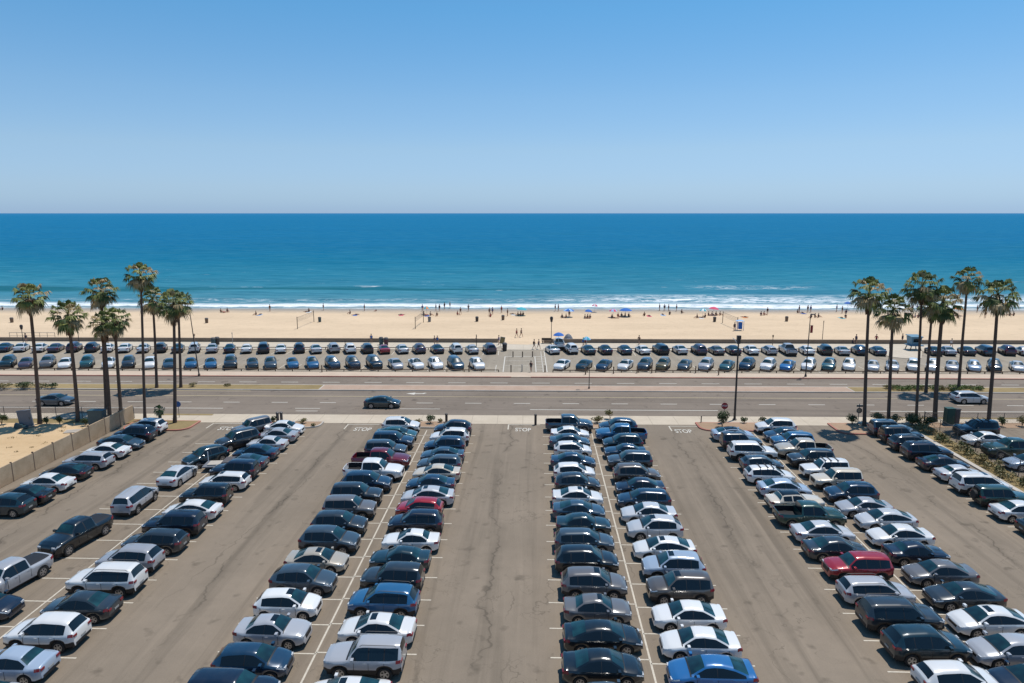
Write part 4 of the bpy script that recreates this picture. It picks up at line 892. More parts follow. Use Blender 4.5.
def chain_fence(name, a, c_, h_, sp, label, cell=.16, grp=None):
    a = Vector(a); c_ = Vector(c_); L = (c_-a).length; d = (c_-a).normalized(); root = empty(name, a); tag(root, label, 'fence', grp)
    n = max(1, int(L/sp))
    for i in range(n+1):
        q = d*(L*i/n); g = MB(); g.tube([(q.x,q.y,0), (q.x,q.y,h_+.06)], .035, 6); g.build('post', M['steel'], root)
    g = MB(); g.tube([(0,0,h_), (d.x*L, d.y*L, h_)], .022, 6); g.build('top_rail', M['steel'], root)
    g = MB(); nrm = Vector((-d.y, d.x, 0))*.006; k = -h_
    while k < L:
        for sgn in (1, -1):
            s0, s1 = max(0, k), min(L, k+h_)
            if s1 - s0 > .02:
                z0, z1 = s0-k, s1-k
                if sgn < 0: z0, z1 = h_-z0, h_-z1
                p0, p1 = d*s0 + Vector((0,0,z0)), d*s1 + Vector((0,0,z1)); off = Vector((0,0,.008))
                g.add([p0-off+nrm, p1-off+nrm, p1+off+nrm, p0+off+nrm], [(0,1,2,3)])
        k += cell
    g.build('wire_mesh', M['steel'], root)
chain_fence('chain_fence', (-118, 77.4, 0), (-46.2, 77.4, 0), 1.35, 3.0, 'grey chain-link fence between the dirt yard and the pavement')
chain_fence('chain_fence', tuple(LOT(45.1, 77.5)), tuple(LOT(45.1, 30)), 1.45, 3.0, 'grey chain-link fence between right row and side lot', .14)
chain_fence('chain_fence', tuple(LOT(45.4, 77.9)), (110, 76.6, 0), 1.2, 3.0, 'grey post and wire fence along the pavement, right of the green box', .2)
# sea wall in two runs, with the beach opening between
for xa_, xb_, lab in ((-400, XatY(498, 126), 'long low brown sea wall left of the beach opening'), (XatY(544, 126), 400, 'long low brown sea wall right of the beach opening')):
    root = empty('sea_wall', ((xa_+xb_)/2, 126.3, 0)); tag(root, lab, 'wall'); hw = (xb_-xa_)/2
    g = MB(); g.box(-hw, hw, -.2, .2, 0, .68); g.build('wall', M['seawall'], root); g = MB(); g.box(-hw, hw, -.24, .24, .68, .76); g.build('coping', M['seawall'], root)
# low rails round the beach lot
def low_rail(x0, x1, y, label, h_=.45, sp=2.6):
    root = empty('low_rail', (x0, y, 0)); tag(root, label, 'rail', 'low rails round the beach lot'); L = x1-x0
    g = MB(); g.box(0, L, -.05, .05, h_-.12, h_); g.build('rail', M['wood'], root); n = int(L/sp)
    ks = sorted(range(n+1), key=lambda k: abs(x0+L*k/n))[:90]
    for k in ks: g = MB(); g.box(L*k/n-.06, L*k/n+.06, -.0585, -.05, 0, h_-.02); g.box(L*k/n-.05, L*k/n+.05, -.0585, .04, 0, h_-.122); g.build('post', M['wood'], root)
low_rail(-130, xa-.6, 119.2, 'low dark rail behind the back row, left of the path'); low_rail(xb+.5, XatY(886, 119), 119.2, 'low dark rail behind the back row, right of the path')
low_rail(-115, xa-.6, 102.1, 'low dark rail before the front row, left of the path', .4); low_rail(xb+.8, 125, 102.1, 'low dark rail before the front row, right of the path', .4)
poly('plaza', [(XatY(884,117),119.39), (XatY(892,113.5),114.2), (XatY(905,113),113.2), (XatY(922,113),113.2), (XatY(930,117),119.39)], .075, M['promenade'], thick=.07)
poly('sand_drift', [(XatY(497,126.2),127.5), (XatY(500,125),126.0), (XatY(512,124),124.6), (XatY(528,123),124.2), (XatY(540,124),125.3), (XatY(546,126),127.5)], .056, M['sand'])

# ---------------------------------------------------------------- posts, signs, lamps
def bollard(px, py, label, h_=1.0, mt='wood', r=.09, grp='bollards round the beach path'):
    p = P(px, py); g = MB(); g.lathe([(r,0),(r,h_*.86),(r*1.15,h_*.87),(r*1.15,h_*.95),(r*.6,h_),(0,h_)], 12)
    o = g.build('bollard', M[mt], smooth=40, loc=(p.x, p.y, .01)); tag(o, label, 'bollard', grp)
for px, py, lab in ((513,357.2,'left bollard of three at the sea end of the beach path'), (522.5,357.2,'middle bollard of three at the sea end of the beach path'), (532.5,357,'right bollard of three at the sea end of the beach path'),
    (511,372.3,'bollard at the road end of the beach path, left one'), (522,371.6,'short pale bollard in the middle of the path at the road end'), (545,372.6,'bollard at the right road-end corner of the beach path'),
    (613.5,374,'dark post with base before the white sedan, front row'), (637,373.5,'grey post before the slate SUV, front row'), (651.7,373.5,'thin post before the olive SUV, front row'), (695.5,373.5,'grey post between the slate sedan and silver SUV, front row'),
    (718.5,375.5,'pale leaning-shadow post before the teal sedan, front row'), (585.5,375,'slim post behind the tall median pole, front row'), (469,372,'post at the left lot end before the white SUV'), (322,372.5,'short post before the blue SUV, left front row')):
    bollard(px, py, lab, 1.0 if py < 360 else 1.15, 'wood' if px != 522 else 'kerb')
bollard(446.5, 423, 'single dark square-topped post on the centre-left island', 1.15, 'darksteel', .15, 'posts at the row heads'); bollard(535.5, 425, 'dark post on a base at the stop line, right of the STOP word', 1.3, 'darksteel', .14, 'posts at the row heads')
bollard(278, 424.5, 'left one of the twin grey posts on the far-left island', 1.5, 'steel', .16, 'posts at the row heads'); bollard(281.8, 424.3, 'right one of the twin grey posts on the far-left island', 1.5, 'steel', .16, 'posts at the row heads')
bollard(701, 423.5, 'thin short post at the red kerb of the lamp island', .9, 'darksteel', .06, 'posts at the row heads')
def streetlamp(px, py, topy, label, arm=-1, r=.09, armlen=1.2, banner=False, tilt=0):
    p = P(px, py); h_ = Zat(topy, p.y); root = empty('street_lamp', (p.x, p.y, 0)); tag(root, label, 'street lamp', 'street lamps')
    g = MB(); g.lathe([(r*1.9,0),(r*1.9,.35),(r*1.2,.4),(r,.5),(r*.6,h_-.1),(r*.55,h_)], 10); g.build('pole', M['darksteel'], root, smooth=40)
    root.rotation_euler = (0, tilt, 0)
    g = MB(); g.tube([(0,0,h_-.25), (arm*armlen*.5,0,h_), (arm*armlen,0,h_+.05)], .035, 6); g.build('arm', M['darksteel'], root)
    g = MB(); g.add([(arm*armlen-.12,-.14,h_-.03),(arm*(armlen+.62),-.16,h_-.0),(arm*(armlen+.62),.16,h_-.0),(arm*armlen-.12,.14,h_-.03),(arm*armlen-.06,-.08,h_+.13),(arm*(armlen+.5),-.1,h_+.12),(arm*(armlen+.5),.1,h_+.12),(arm*armlen-.06,.08,h_+.13)], [(0,1,2,3),(4,5,6,7),(0,1,5,4),(1,2,6,5),(2,3,7,6),(3,0,4,7)])
    g.build('lamp_head', M['steel'], root)
    if banner: g = MB(); g.box(.14, .5, -.02, .02, h_-2.7, h_-1.6); g.build('banner', M['sign_red'], root); g = MB(); g.tube([(0,0,h_-1.57),(.52,0,h_-1.57)], .02, 5); g.build('bracket', M['darksteel'], root)
    return root
streetlamp(199.3, 376.3, 316, 'dark street lamp beside the beach path, right of left grove', -1, .09, .5, tilt=-.06)
streetlamp(805.5, 377, 315, 'dark street lamp with small banner before the blue sedan', 1, .09, .1, banner=True)
streetlamp(589, 389.5, 370, 'slim short pole with arm standing on the pink median', -1, .06, .5)
# tall lamp on the near pavement with a floodlight cluster
p = P(734.5, 420); h_ = Zat(341, p.y); root = empty('street_lamp', (p.x, p.y, .01)); tag(root, 'tallest dark pole on near pavement with a box head and white arm', 'street lamp', 'street lamps')
g = MB(); g.lathe([(.24,0),(.24,.12),(.15,.16),(.13,1),(.08,h_)], 12); g.build('pole', M['darksteel'], root, smooth=40); root.rotation_euler = (0, R_(-.6), 0)
g = MB(); g.box(-.2, .24, -.18, .18, h_+.05, h_+.45); g.box(-.18,.18,-.15,.15,h_-.5,h_+.05); g.build('lamp_head', M['darksteel'], root)
g = MB(); g.tube([(-.1,0,h_-.5), (-.4,0,h_-.05), (-.7,0,h_+.2)], .045, 6); g.build('arm', M['white'], root)
def octa(g, c, r, n=8, th=.03, y=0, rot=math.pi/8):
    vs = [(c[0]+r*math.cos(rot+2*math.pi*k/n), y+q, c[2]+r*math.sin(rot+2*math.pi*k/n)) for q in (-th, th) for k in range(n)]
    g.add(vs, [tuple(range(n)), tuple(n+k for k in range(n))] + [(k,(k+1)%n,n+(k+1)%n,n+k) for k in range(n)])
p = P(723.5, 423); root = empty('stop_sign', (p.x, p.y, .1)); tag(root, 'red octagonal stop sign above the dark bush', 'road sign', 'signs at the lot exits')
g = MB(); g.tube([(0,0,0),(0,0,2.35)], .045, 8); g.build('post', M['steel'], root); g = MB(); octa(g, (0,0,1.98), .40, 8, .01, -.075); pl = g.build('sign_plate', M['sign_red'], root)
font_text('STOP', .27, (0,-.09,1.98), 0, 'lettering', M['white'], pl, .002, R_(90))
p = P(857.5, 426); root = empty('stop_sign', (p.x, p.y, .1)); tag(root, 'dark-faced octagonal sign with a small plate on top', 'road sign', 'signs at the lot exits')
g = MB(); g.tube([(0,0,0),(0,0,2.55)], .04, 8); g.build('post', M['steel'], root); g = MB(); octa(g, (0,0,1.75), .34, 8, .01, -.07); pl = g.build('sign_plate', M['steel'], root)
g = MB(); octa(g, (0,0,1.75), .22, 8, .003, -.085); g.build('sign_ring', M['mulch'], root); g = MB(); g.box(-.34,.34,-.09,-.06,2.2,2.42); g.build('name_plate', M['tealbox'], root)
p = P(179.3, 417.5); root = empty('round_sign', (p.x, p.y, .02)); tag(root, 'round blue sign on a thin post beside a palm trunk', 'road sign', 'signs at the lot exits')
g = MB(); g.tube([(0,0,0),(0,0,1.9)], .035, 8); g.build('post', M['steel'], root); g = MB(); octa(g, (0,0,1.65), .36, 18, .01, -.06); g.build('sign_plate', M['sign_blue'], root)
# small lights and showers on the promenade
def smallpole(px, py, topy, label, head=.18, hz_=.5, mt='darksteel', Y=None, name='promenade_lamp'):
    p = P(px, py); h_ = Zat(topy, p.y); root = empty(name, (p.x, p.y, .03)); tag(root, label, 'lamp post' if 'lamp' in name else 'post', 'poles on the promenade')
    g = MB(); g.lathe([(.11,0),(.11,.2),(.06,.25),(.05,h_-hz_)], 8); g.build('pole', M[mt], root); g = MB(); g.lathe([(0,h_-hz_),(head*.6,h_-hz_),(head,h_-hz_*.3),(head*.7,h_-.08),(0,h_)], 8); g.build('head', M[mt], root)
smallpole(24, 347.5, 327.5, 'dark promenade lamp left of the leftmost palm', .28, .9); smallpole(79.5, 346, 328, 'thin pole on promenade behind the second palm', .05, .3)
smallpole(551.2, 348, 317.5, 'dark lamp with two heads beside the blue umbrella', .3, 1.0); g = MB()
smallpole(233, 346.5, 335, 'short pale shower post by the sea wall, left', .12, .3, 'kerb'); smallpole(345.5, 352, 342, 'thin post behind the white SUV, left back row', .04, .2)
smallpole(476.5, 352, 336.5, 'thin pole with tilted plate left of the beach opening', .1, .3); smallpole(772.3, 347.5, 336, 'short brown post with box head by the sea wall', .16, .5, 'wood')
smallpole(195, 345, 336.5, 'short reddish post by the sea wall behind the street lamp', .2, .5, 'mulch'); smallpole(887.5, 371, 342, 'tall tapered dark post by the curved plaza', .16, 1.2)
smallpole(822, 343, 321, 'slim dark flag post behind the palm row', .08, .6)
# bins
def bin_(px, py, label, mt='darksteel', h_=1.1, r=.36):
    p = P(px, py); root = empty('litter_bin', (p.x, p.y, .0)); tag(root, label, 'litter bin', 'litter bins')
    g = MB(); g.lathe([(0,.02),(r*.85,.02),(r,h_*.8)], 12); g.build('bin_body', M[mt], root, smooth=50); g = MB(); g.lathe([(r*1.08,h_*.8),(r*1.08,h_*.86),(r*.7,h_),(0,h_)], 12); g.build('lid', M['steel'], root, smooth=50)
for px, py, lab, mt in ((12,322.5,'brown litter bin on the sand at far left','wood'), (206.8,323,'brown litter bin on the sand right of the left grove','wood'), (319.8,322,'green-grey litter bin beside the left volleyball net','tealbox'),
    (429.5,321.8,'blue-grey litter bin beside the second volleyball net','greybox'), (477,321.5,'round dark litter bin on sand, right of the second net','darksteel'), (503,320,'brown litter bin on sand above the beach opening','wood'), (714.5,321.8,'litter bin on the sand left of the right volleyball net','darksteel'),
    (786.5,321.3,'litter bin on the sand between net and banner lamp','wood'), (504.7,351,'tall dark litter bin on the promenade by the mural panel','darksteel'), (213.5,345.5,'dark teal recycling bin on the promenade, left','tealbox'), (217.5,344.8,'dark bin right beside the teal recycling bin','darksteel'),
    (381.3,345,'dark green bin on the promenade behind the red sedan','tealbox'), (386.2,345.5,'maroon bin right of the dark green bin','maroonbox')):
    if mt == 'maroonbox': M.setdefault('maroonbox', mat('maroon_plastic', (.07,.02,.03), .6))
    big = px in (213.5,217.5,381.3,386.2,504.7); bin_(px, py, lab, mt, 1.5 if big else 1.15, .42 if big else .36)
# boxes by the road
def cabinet(name, px, py, w_, d_, h_, mt, label, rz=0, tiltx=0, cat='utility box'):
    p = P(px, py); root = empty(name, (p.x, p.y, .03), rz); tag(root, label, cat); root.rotation_euler = (0, tiltx, rz)
    g = MB(); g.box(-w_/2, w_/2, -d_/2, d_/2, .08, h_); g.build('cabinet', M[mt], root); g = MB(); g.box(-w_/2-.04, w_/2+.04, -d_/2-.04, d_/2+.04, h_, h_+.07); g.build('lid', M[mt], root)
    g = MB(); g.box(-w_/2+.08, w_/2-.08, -d_/2-.02, -d_/2-.002, .16, h_-.08); dr = g.build('door', M[mt], root); g = MB(); g.box(w_/2-.24, w_/2-.18, -d_/2-.05, -d_/2-.021, h_*.45, h_*.6); g.build('handle', M['steel'], dr)
    g = MB(); g.box(-w_/2-.06, w_/2+.06, -d_/2-.06, d_/2+.06, 0, .08); g.build('plinth', M['kerb'], root)
cabinet('utility_box', 98.5, 427, 1.7, .8, 1.95, 'tealbox', 'tall dark teal utility box where the tan wall ends'); cabinet('utility_box', 948, 424.5, .9, .7, 1.9, 'greenbox', 'tall green utility box beside the fence corner')
cabinet('utility_box', 955.5, 423.5, .55, .5, 1.7, 'board', 'narrow brown box right beside the green utility box')
cabinet('leaning_panel', 27.5, 427, 1.35, .25, 1.9, 'greybox', 'dark grey panel leaning among rubbish behind the fence', R_(14), R_(-6), 'panel')
p = P(19, 428.5); g = MB(); g.boxm(.8,.5,.5, Matrix.Rotation(.4,4,'Z') @ Matrix.Rotation(.3,4,'Y')); g.boxm(.5,.5,.28, Matrix.Translation((.9,-.2,-.05)) @ Matrix.Rotation(.9,4,'Z')); g.boxm(1.3,.06,.1, Matrix.Translation((1.6,-.4,.0)) @ Matrix.Rotation(.3,4,'Z')); tag(g.build('rubbish_pile', M['tealbox'], loc=(p.x,p.y,.3)), 'small pile of bluish rubbish below the leaning panel', 'rubbish')
p = P(78, 431.5); root = empty('pallet', (p.x, p.y, .02), .25); tag(root, 'pale flat boards lying in the yard by the wall', 'boards')
for k in range(5): g = MB(); g.box(-1.3, 1.3, -.55+.24*k, -.36+.24*k, .03, .09); g.build('board', M['lens'] if False else M['kerb'], root)
# flatbed trailer in the jammed group
p = P(226, 469); root = empty('flatbed_trailer', (p.x, p.y, 0), R_(6)); tag(root, 'low grey flatbed trailer behind the teal SUV, left of the white estate', 'trailer')
g = MB(); g.box(-1.9,1.7,-.85,.85,.48,.58); g.build('deck', M['greybox'], root); g = MB(); g.box(-.1,1.68,-.8,.8,.582,.95); g.build('cargo_box', M['board'], root)
g = MB(); g.box(-1.5,-.35,-.6,.5,.582,.70); g.build('pale_board', M['kerb'], root); g = MB(); g.tube([(-1.9,0,.5),(-2.9,0,.42)], .05, 6); g.build('drawbar', M['steel'], root)
for s in (-1,1):
    g = MB(); g.tube([(0,s*.88,.32),(0,s*1.02,.32)], .32, 14); g.build('wheel', M['tyre'], root)
g = MB(); g.tube([(-1.85,.8,.5),(-1.85,.8,1.5)], .04, 6); g.build('stake', M['white'], root)
# lifeguard tower
p = P(913, 350); root = empty('lifeguard_tower', (p.x, p.y, .06)); tag(root, 'pale blue lifeguard hut on the plaza by the right palms', 'lifeguard tower')
for sx in (-1,1):
    for sy in (-1,1): g = MB(); g.tube([(sx*.95,sy*.8,0),(sx*.75,sy*.7,.8)], .08, 6); g.build('leg', M['wood'], root)
g = MB(); g.box(-1.1,1.3,-1.0,1.0,.8,.92); g.build('deck', M['tower'], root)
g = MB(); g.add([(-.75,-.7,.92),(.75,-.7,.92),(.75,.7,.92),(-.75,.7,.92),(-.95,-.85,2.35),(.95,-.85,2.35),(.95,.85,2.35),(-.95,.85,2.35)], [(0,1,5,4),(1,2,6,5),(2,3,7,6),(3,0,4,7)]); cb = g.build('cabin', M['tower'], root)
g = MB(); g.box(-.55,.55,-.86,-.82,1.5,2.1); g.build('window', M['sideglass'], cb); g = MB(); g.add([(-1.05,-1.0,2.36),(1.05,-1.0,2.36),(1.05,1.0,2.5),(-1.05,1.0,2.5),(-1.05,-1.0,2.48),(1.05,-1.0,2.48),(1.05,1.0,2.62),(-1.05,1.0,2.62)], [(0,1,2,3),(4,5,6,7),(0,1,5,4),(1,2,6,5),(2,3,7,6),(3,0,4,7)]); g.build('roof', M['tower'], root)
g = MB(); g.box(1.3,2.6,-.1,.1,.86,.92); g.build('ramp', M['tower'], root)
# mural panel at the beach opening, dark barrier on the other side, white boardwalk railing
p = P(504, 346.5); root = empty('panel_sign', (p.x-.3, p.y, .05)); tag(root, 'greyish leaning information panel at the left end of the opening', 'sign')
g = MB(); g.boxm(.9,.08,1.3, Matrix.Translation((0,0,1.1)) @ Matrix.Rotation(R_(10),4,'Y')); g.build('board', M['kerb'], root); g = MB(); g.boxm(.75,.02,1.1, Matrix.Translation((0,-.06,1.1)) @ Matrix.Rotation(R_(10),4,'Y')); g.build('panel_face', M['drygrass'], root)
for s in (-.3,.3): g = MB(); g.tube([(s,0,0),(s,0,.6)], .04, 6); g.build('post', M['steel'], root)
root = empty('bench', (P(547, 347).x, 125.4, .06)); tag(root, 'dark wooden bench block at the right end of the opening', 'bench')
g = MB(); g.box(-.9,.9,-.3,.3,.4,.5); g.build('seat', M['wood'], root); g = MB(); g.box(-.9,.9,.25,.32,.55,1.0); g.build('backrest', M['wood'], root)
for s in (-.7,.7): g = MB(); g.box(s-.08,s+.08,-.26,.26,0,.4); g.build('leg', M['darksteel'], root)
xA, xB = XatY(14, 129), XatY(59, 129); root = empty('railing', (xA, 128, 0)); tag(root, 'low pale railing on the sand behind the leftmost palm', 'railing'); L = xB-xA
g = MB(); g.box(0,L,-.02,.02,1.32,1.4); g.box(0,L,-.02,.02,.75,.8); g.build('rail', M['kerb'], root)
for k in range(7): g = MB(); g.box(L*k/6-.04,L*k/6+.04,-.04,-.021,0,1.4); g.build('post', M['steel'], root)
# volleyball nets
netm = M['steel']
for i, (a, c_, lab) in enumerate((((297.6,329),(314,322),'left volleyball net on the beach'), ((415.4,329),(423.5,322.5),'second volleyball net, behind the red and silver sedans'), ((722.5,323),(737.2,329.5),'right volleyball net beside the blue and white stall'))):
    pa, pc = P(*a), P(*c_); root = empty('volleyball_net', pa); tag(root, lab, 'volleyball net', 'volleyball nets'); d = pc-pa
    for q in (Vector((0,0,0)), d): g = MB(); g.tube([q, q+Vector((0,0,2.6))], .07, 6); g.build('post', M['darksteel'], root)
    g = MB(); n = 24
    for k in range(n+1): q = d*k/n; g.add([q+Vector((-.008,0,1.5)), q+Vector((.008,0,1.5)), q+Vector((.008,0,2.4)), q+Vector((-.008,0,2.4))], [(0,1,2,3)])
    for z in (1.5,1.8,2.1,2.4): g.tube([Vector((0,0,z)), d+Vector((0,0,z))], .012 if z != 2.4 else .03, 4)
    g.build('net', M['steel'], root)
# umbrellas, tents and stalls
def umbrella(px, py, mt, label, r=1.15, h_=2.0, Y=None, tilt=0):
    p = P(px, py); root = empty('beach_umbrella', p); tag(root, label, 'beach umbrella', 'umbrellas on the beach'); root.rotation_euler = (0, tilt, 0)
    g = MB(); g.tube([(0,0,0),(0,0,h_)], .03, 6); g.build('pole', M['white'], root)
    g = MB(); n = 16; prof = [(0,h_+.02),(r*.35,h_-.07),(r*.7,h_-.25),(r,h_-.52)]
    for (ra,za),(rb,zb) in zip(prof, prof[1:]):
        for k in range(n):
            a0, a1 = 2*math.pi*k/n, 2*math.pi*(k+1)/n
            g.add([(ra*math.cos(a0),ra*math.sin(a0),za),(rb*math.cos(a0),rb*math.sin(a0),zb),(rb*math.cos(a1),rb*math.sin(a1),zb),(ra*math.cos(a1),ra*math.sin(a1),za)], [(0,1,2,3)], (k//2) % 2 if len(mt) > 1 else 0)
    g.build('canopy', [M[q] for q in mt], root)
for px, py, mt, lab, r in ((521,315.5,['tealfab'],'teal umbrella at the waterline above the beach opening',1.3), (568.5,317,['lightbluefab','bluefab'],'blue and white striped umbrella right of the opening',1.3), (625.5,316.6,['bluefab'],'dark blue wide umbrella over a big group',1.5), (613,317.3,['pinkfab','lightbluefab'],'pale pinkish umbrella left of the dark blue one',1.0),
    (588,317.8,['bluefab'],'small blue umbrella low over sunbathers',.9), (702.5,317,['tealfab','white'],'small turquoise umbrella left of the pink one',.9), (713,315,['pinkfab'],'bright pink umbrella at the waterline',1.2), (426.8,314.5,['orangefab','tealfab'],'orange and yellow umbrella behind the second net',1.0), (957.5,315.5,['orangefab'],'orange umbrella between the right palms',1.2), (847,309.5,['bluefab'],'small blue umbrella in the wash left of the first right palm',.9), (594.5,312,['pinkfab','white'],'pale pink and white umbrella near the waterline',.8)):
    umbrella(px, py, mt, lab, r, 2.0, tilt=random.uniform(-.1,.1))
umbrella(558.5, 349.5, ['bluefab'], 'bright blue umbrella over the white patrol pickup', 1.0, 3.1)
umbrella(586.5, 348, ['tealfab','lightbluefab'], 'small turquoise umbrella held by people at the sea wall', .75, 2.1)
p = P(739.5, 330.3); root = empty('beach_stall', p); tag(root, 'small blue and white stall canopy by the right net', 'stall')
for sx in (-.65,.65):
    for sy in (-.5,.5): g = MB(); g.tube([(sx,sy,0),(sx,sy,2.0)], .04, 6); g.build('leg', M['bluefab'], root)
g = MB(); g.add([(-.8,-.6,2.0),(.8,-.6,2.0),(.8,.6,2.0),(-.8,.6,2.0),(0,0,2.25)], [(0,1,4),(1,2,4),(2,3,4),(3,0,4),(0,1,2,3)]); g.build('canopy', M['lightbluefab'], root); g = MB(); g.box(-.25,.4,-.3,.3,.3,1.7); g.build('side_cloth', M['bluefab'], root)
root = empty('beach_tent', P(569.5, 345)); tag(root, 'small grey-blue tent showing above the sea wall, right of the umbrella', 'tent'); root.location.y = 128
g = MB(); g.lathe([(.95,0),(.85,.6),(.5,1.2),(0,1.5)], 10); g.build('canopy', M['greybox'], root, smooth=50); g = MB(); g.box(-.3,.3,-.93,-.86,0,.7); g.build('flap', M['lightbluefab'], root)

# ---------------------------------------------------------------- people
def skin_body(name, joints, edges, radii, m):
    me = bpy.data.meshes.new(name); me.from_pydata(joints, edges, []); o = bpy.data.objects.new(name, me); link(o)
    md = o.modifiers.new('skin', 'SKIN'); md.use_smooth_shade = True
    for v, r in zip(me.skin_vertices[0].data, radii): v.radius = (r, r)
    me.skin_vertices[0].data[0].use_root = True
    o.modifiers.new('sub', 'SUBSURF').levels = 1
    dg = bpy.context.evaluated_depsgraph_get(); m2 = bpy.data.meshes.new_from_object(o.evaluated_get(dg)); bpy.data.objects.remove(o)
    m2.materials.clear(); m2.materials.append(m); return m2
skin = mat('skin', (.42,.24,.16), .6); hairm = mat('hair', (.03,.02,.015), .7)
cloth = mat('cloth', (.5,.5,.5), .85); t = NT(cloth); oi = t.new('ShaderNodeObjectInfo'); t.base(oi.outputs['Color'])
E = [(0,1),(1,2),(2,3),(3,4),(2,5),(5,6),(6,7),(2,8),(8,9),(9,10),(0,11),(11,12),(12,13),(13,14),(0,15),(15,16),(16,17),(17,18)]
RAD = [.125,.13,.13,.055,.10, .065,.045,.035,.065,.045,.035, .085,.06,.045,.04,.085,.06,.045,.04]
POSE = {
 'stand': [(0,0,.93),(0,0,1.15),(0,0,1.40),(0,0,1.52),(0,-.01,1.66),(.20,0,1.41),(.25,.02,1.12),(.24,-.06,.86),(-.20,0,1.41),(-.25,.02,1.12),(-.24,-.06,.86),(.10,0,.86),(.11,.0,.48),(.12,.02,.07),(.13,-.13,.04),(-.10,0,.86),(-.11,0,.48),(-.12,.02,.07),(-.13,-.13,.04)],
 'walk': [(0,0,.92),(0,0,1.14),(0,-.02,1.39),(0,-.03,1.51),(0,-.05,1.65),(.20,-.02,1.40),(.26,.14,1.15),(.25,.12,.92),(-.20,-.02,1.40),(-.25,-.16,1.15),(-.22,-.30,.97),(.10,-.02,.86),(.11,-.20,.50),(.11,-.26,.08),(.11,-.40,.05),(-.10,.02,.86),(-.11,.12,.48),(-.11,.34,.12),(-.11,.24,.05)],
 'sit': [(0,0,.16),(0,.03,.38),(0,.03,.63),(0,.01,.75),(0,-.02,.89),(.20,.03,.64),(.24,.10,.40),(.22,-.06,.22),(-.20,.03,.64),(-.24,.10,.40),(-.22,-.06,.22),(.10,-.05,.16),(.13,-.40,.42),(.13,-.62,.07),(.13,-.76,.05),(-.10,-.05,.16),(-.14,-.44,.34),(-.15,-.74,.07),(-.15,-.88,.05)],
 'lie': [(0,0,.13),(0,.24,.14),(0,.50,.15),(0,.62,.15),(0,.76,.14),(.20,.50,.13),(.28,.24,.10),(.27,.0,.08),(-.20,.50,.13),(-.28,.24,.10),(-.27,.0,.08),(.10,-.08,.12),(.12,-.46,.16),(.12,-.86,.07),(.13,-.98,.10),(-.10,-.08,.12),(-.13,-.46,.10),(-.14,-.88,.07),(-.15,-1.0,.10)]}
proto_p = {}
def person_proto(pose, idx):
    J = POSE[pose]; root = empty('person', (0,0,0)); me = skin_body('body', J, E, RAD, skin)
    o = bpy.data.objects.new('body', me); link(o); o.parent = root
    def garment(name, pts, rad, m): g = MB(); g.tube(pts, rad, 10); return g.build(name, m, root, smooth=60)
    V = [Vector(j) for j in J]
    garment('shirt', [V[0]*.75+V[1]*.25, V[1], V[1]*.4+V[2]*.6, V[2]+(V[3]-V[2])*.3], [.165,.165,.19,.11], cloth)
    garment('shorts', [V[0]+(V[1]-V[0])*.22, V[0], V[0]+(V[11]-V[0]+V[15]-V[0])*.5 + Vector((0,0,-.05 if pose in ('stand','walk') else 0))], [.17,.175,.17], M['board'])
    g = MB(); hc = V[4] + (V[4]-V[3]).normalized()*.03 + Vector((0,.03 if pose != 'lie' else .03,.02)); g.lathe([(0,-.08),(.09,-.06),(.115,0),(.09,.08),(0,.115)], 10, c=hc); g.build('hair', hairm, root, smooth=60)
    return root
CL = {'dark': (.03,.03,.045), 'red': (.32,.03,.04), 'white': (.7,.68,.65), 'blue': (.04,.12,.35), 'brown': (.12,.07,.045), 'pink': (.55,.18,.22), 'navy': (.02,.03,.09), 'black': (.012,.012,.014)}
pj = []
def person(px, py, pose, colr, label, grp='people on the beach', rz=None, Y=None):
    if pose not in proto_p: proto_p[pose] = person_proto(pose, 0); o = proto_p[pose]
    else: o = copy_tree(proto_p[pose])
    p = P(px, py) if Y is None else Vector((XatY(px, Y), Y, 0)); o.location = (p.x, p.y, .0 if p.y > 126.6 else .055)
    if p.y > 169: o.location.z = -.05
    o.rotation_euler = (0, 0, random.uniform(0, 6.28) if rz is None else rz); tag(o, label, 'person', grp); pj.append((o, CL[colr]))
W_ = 'stand'
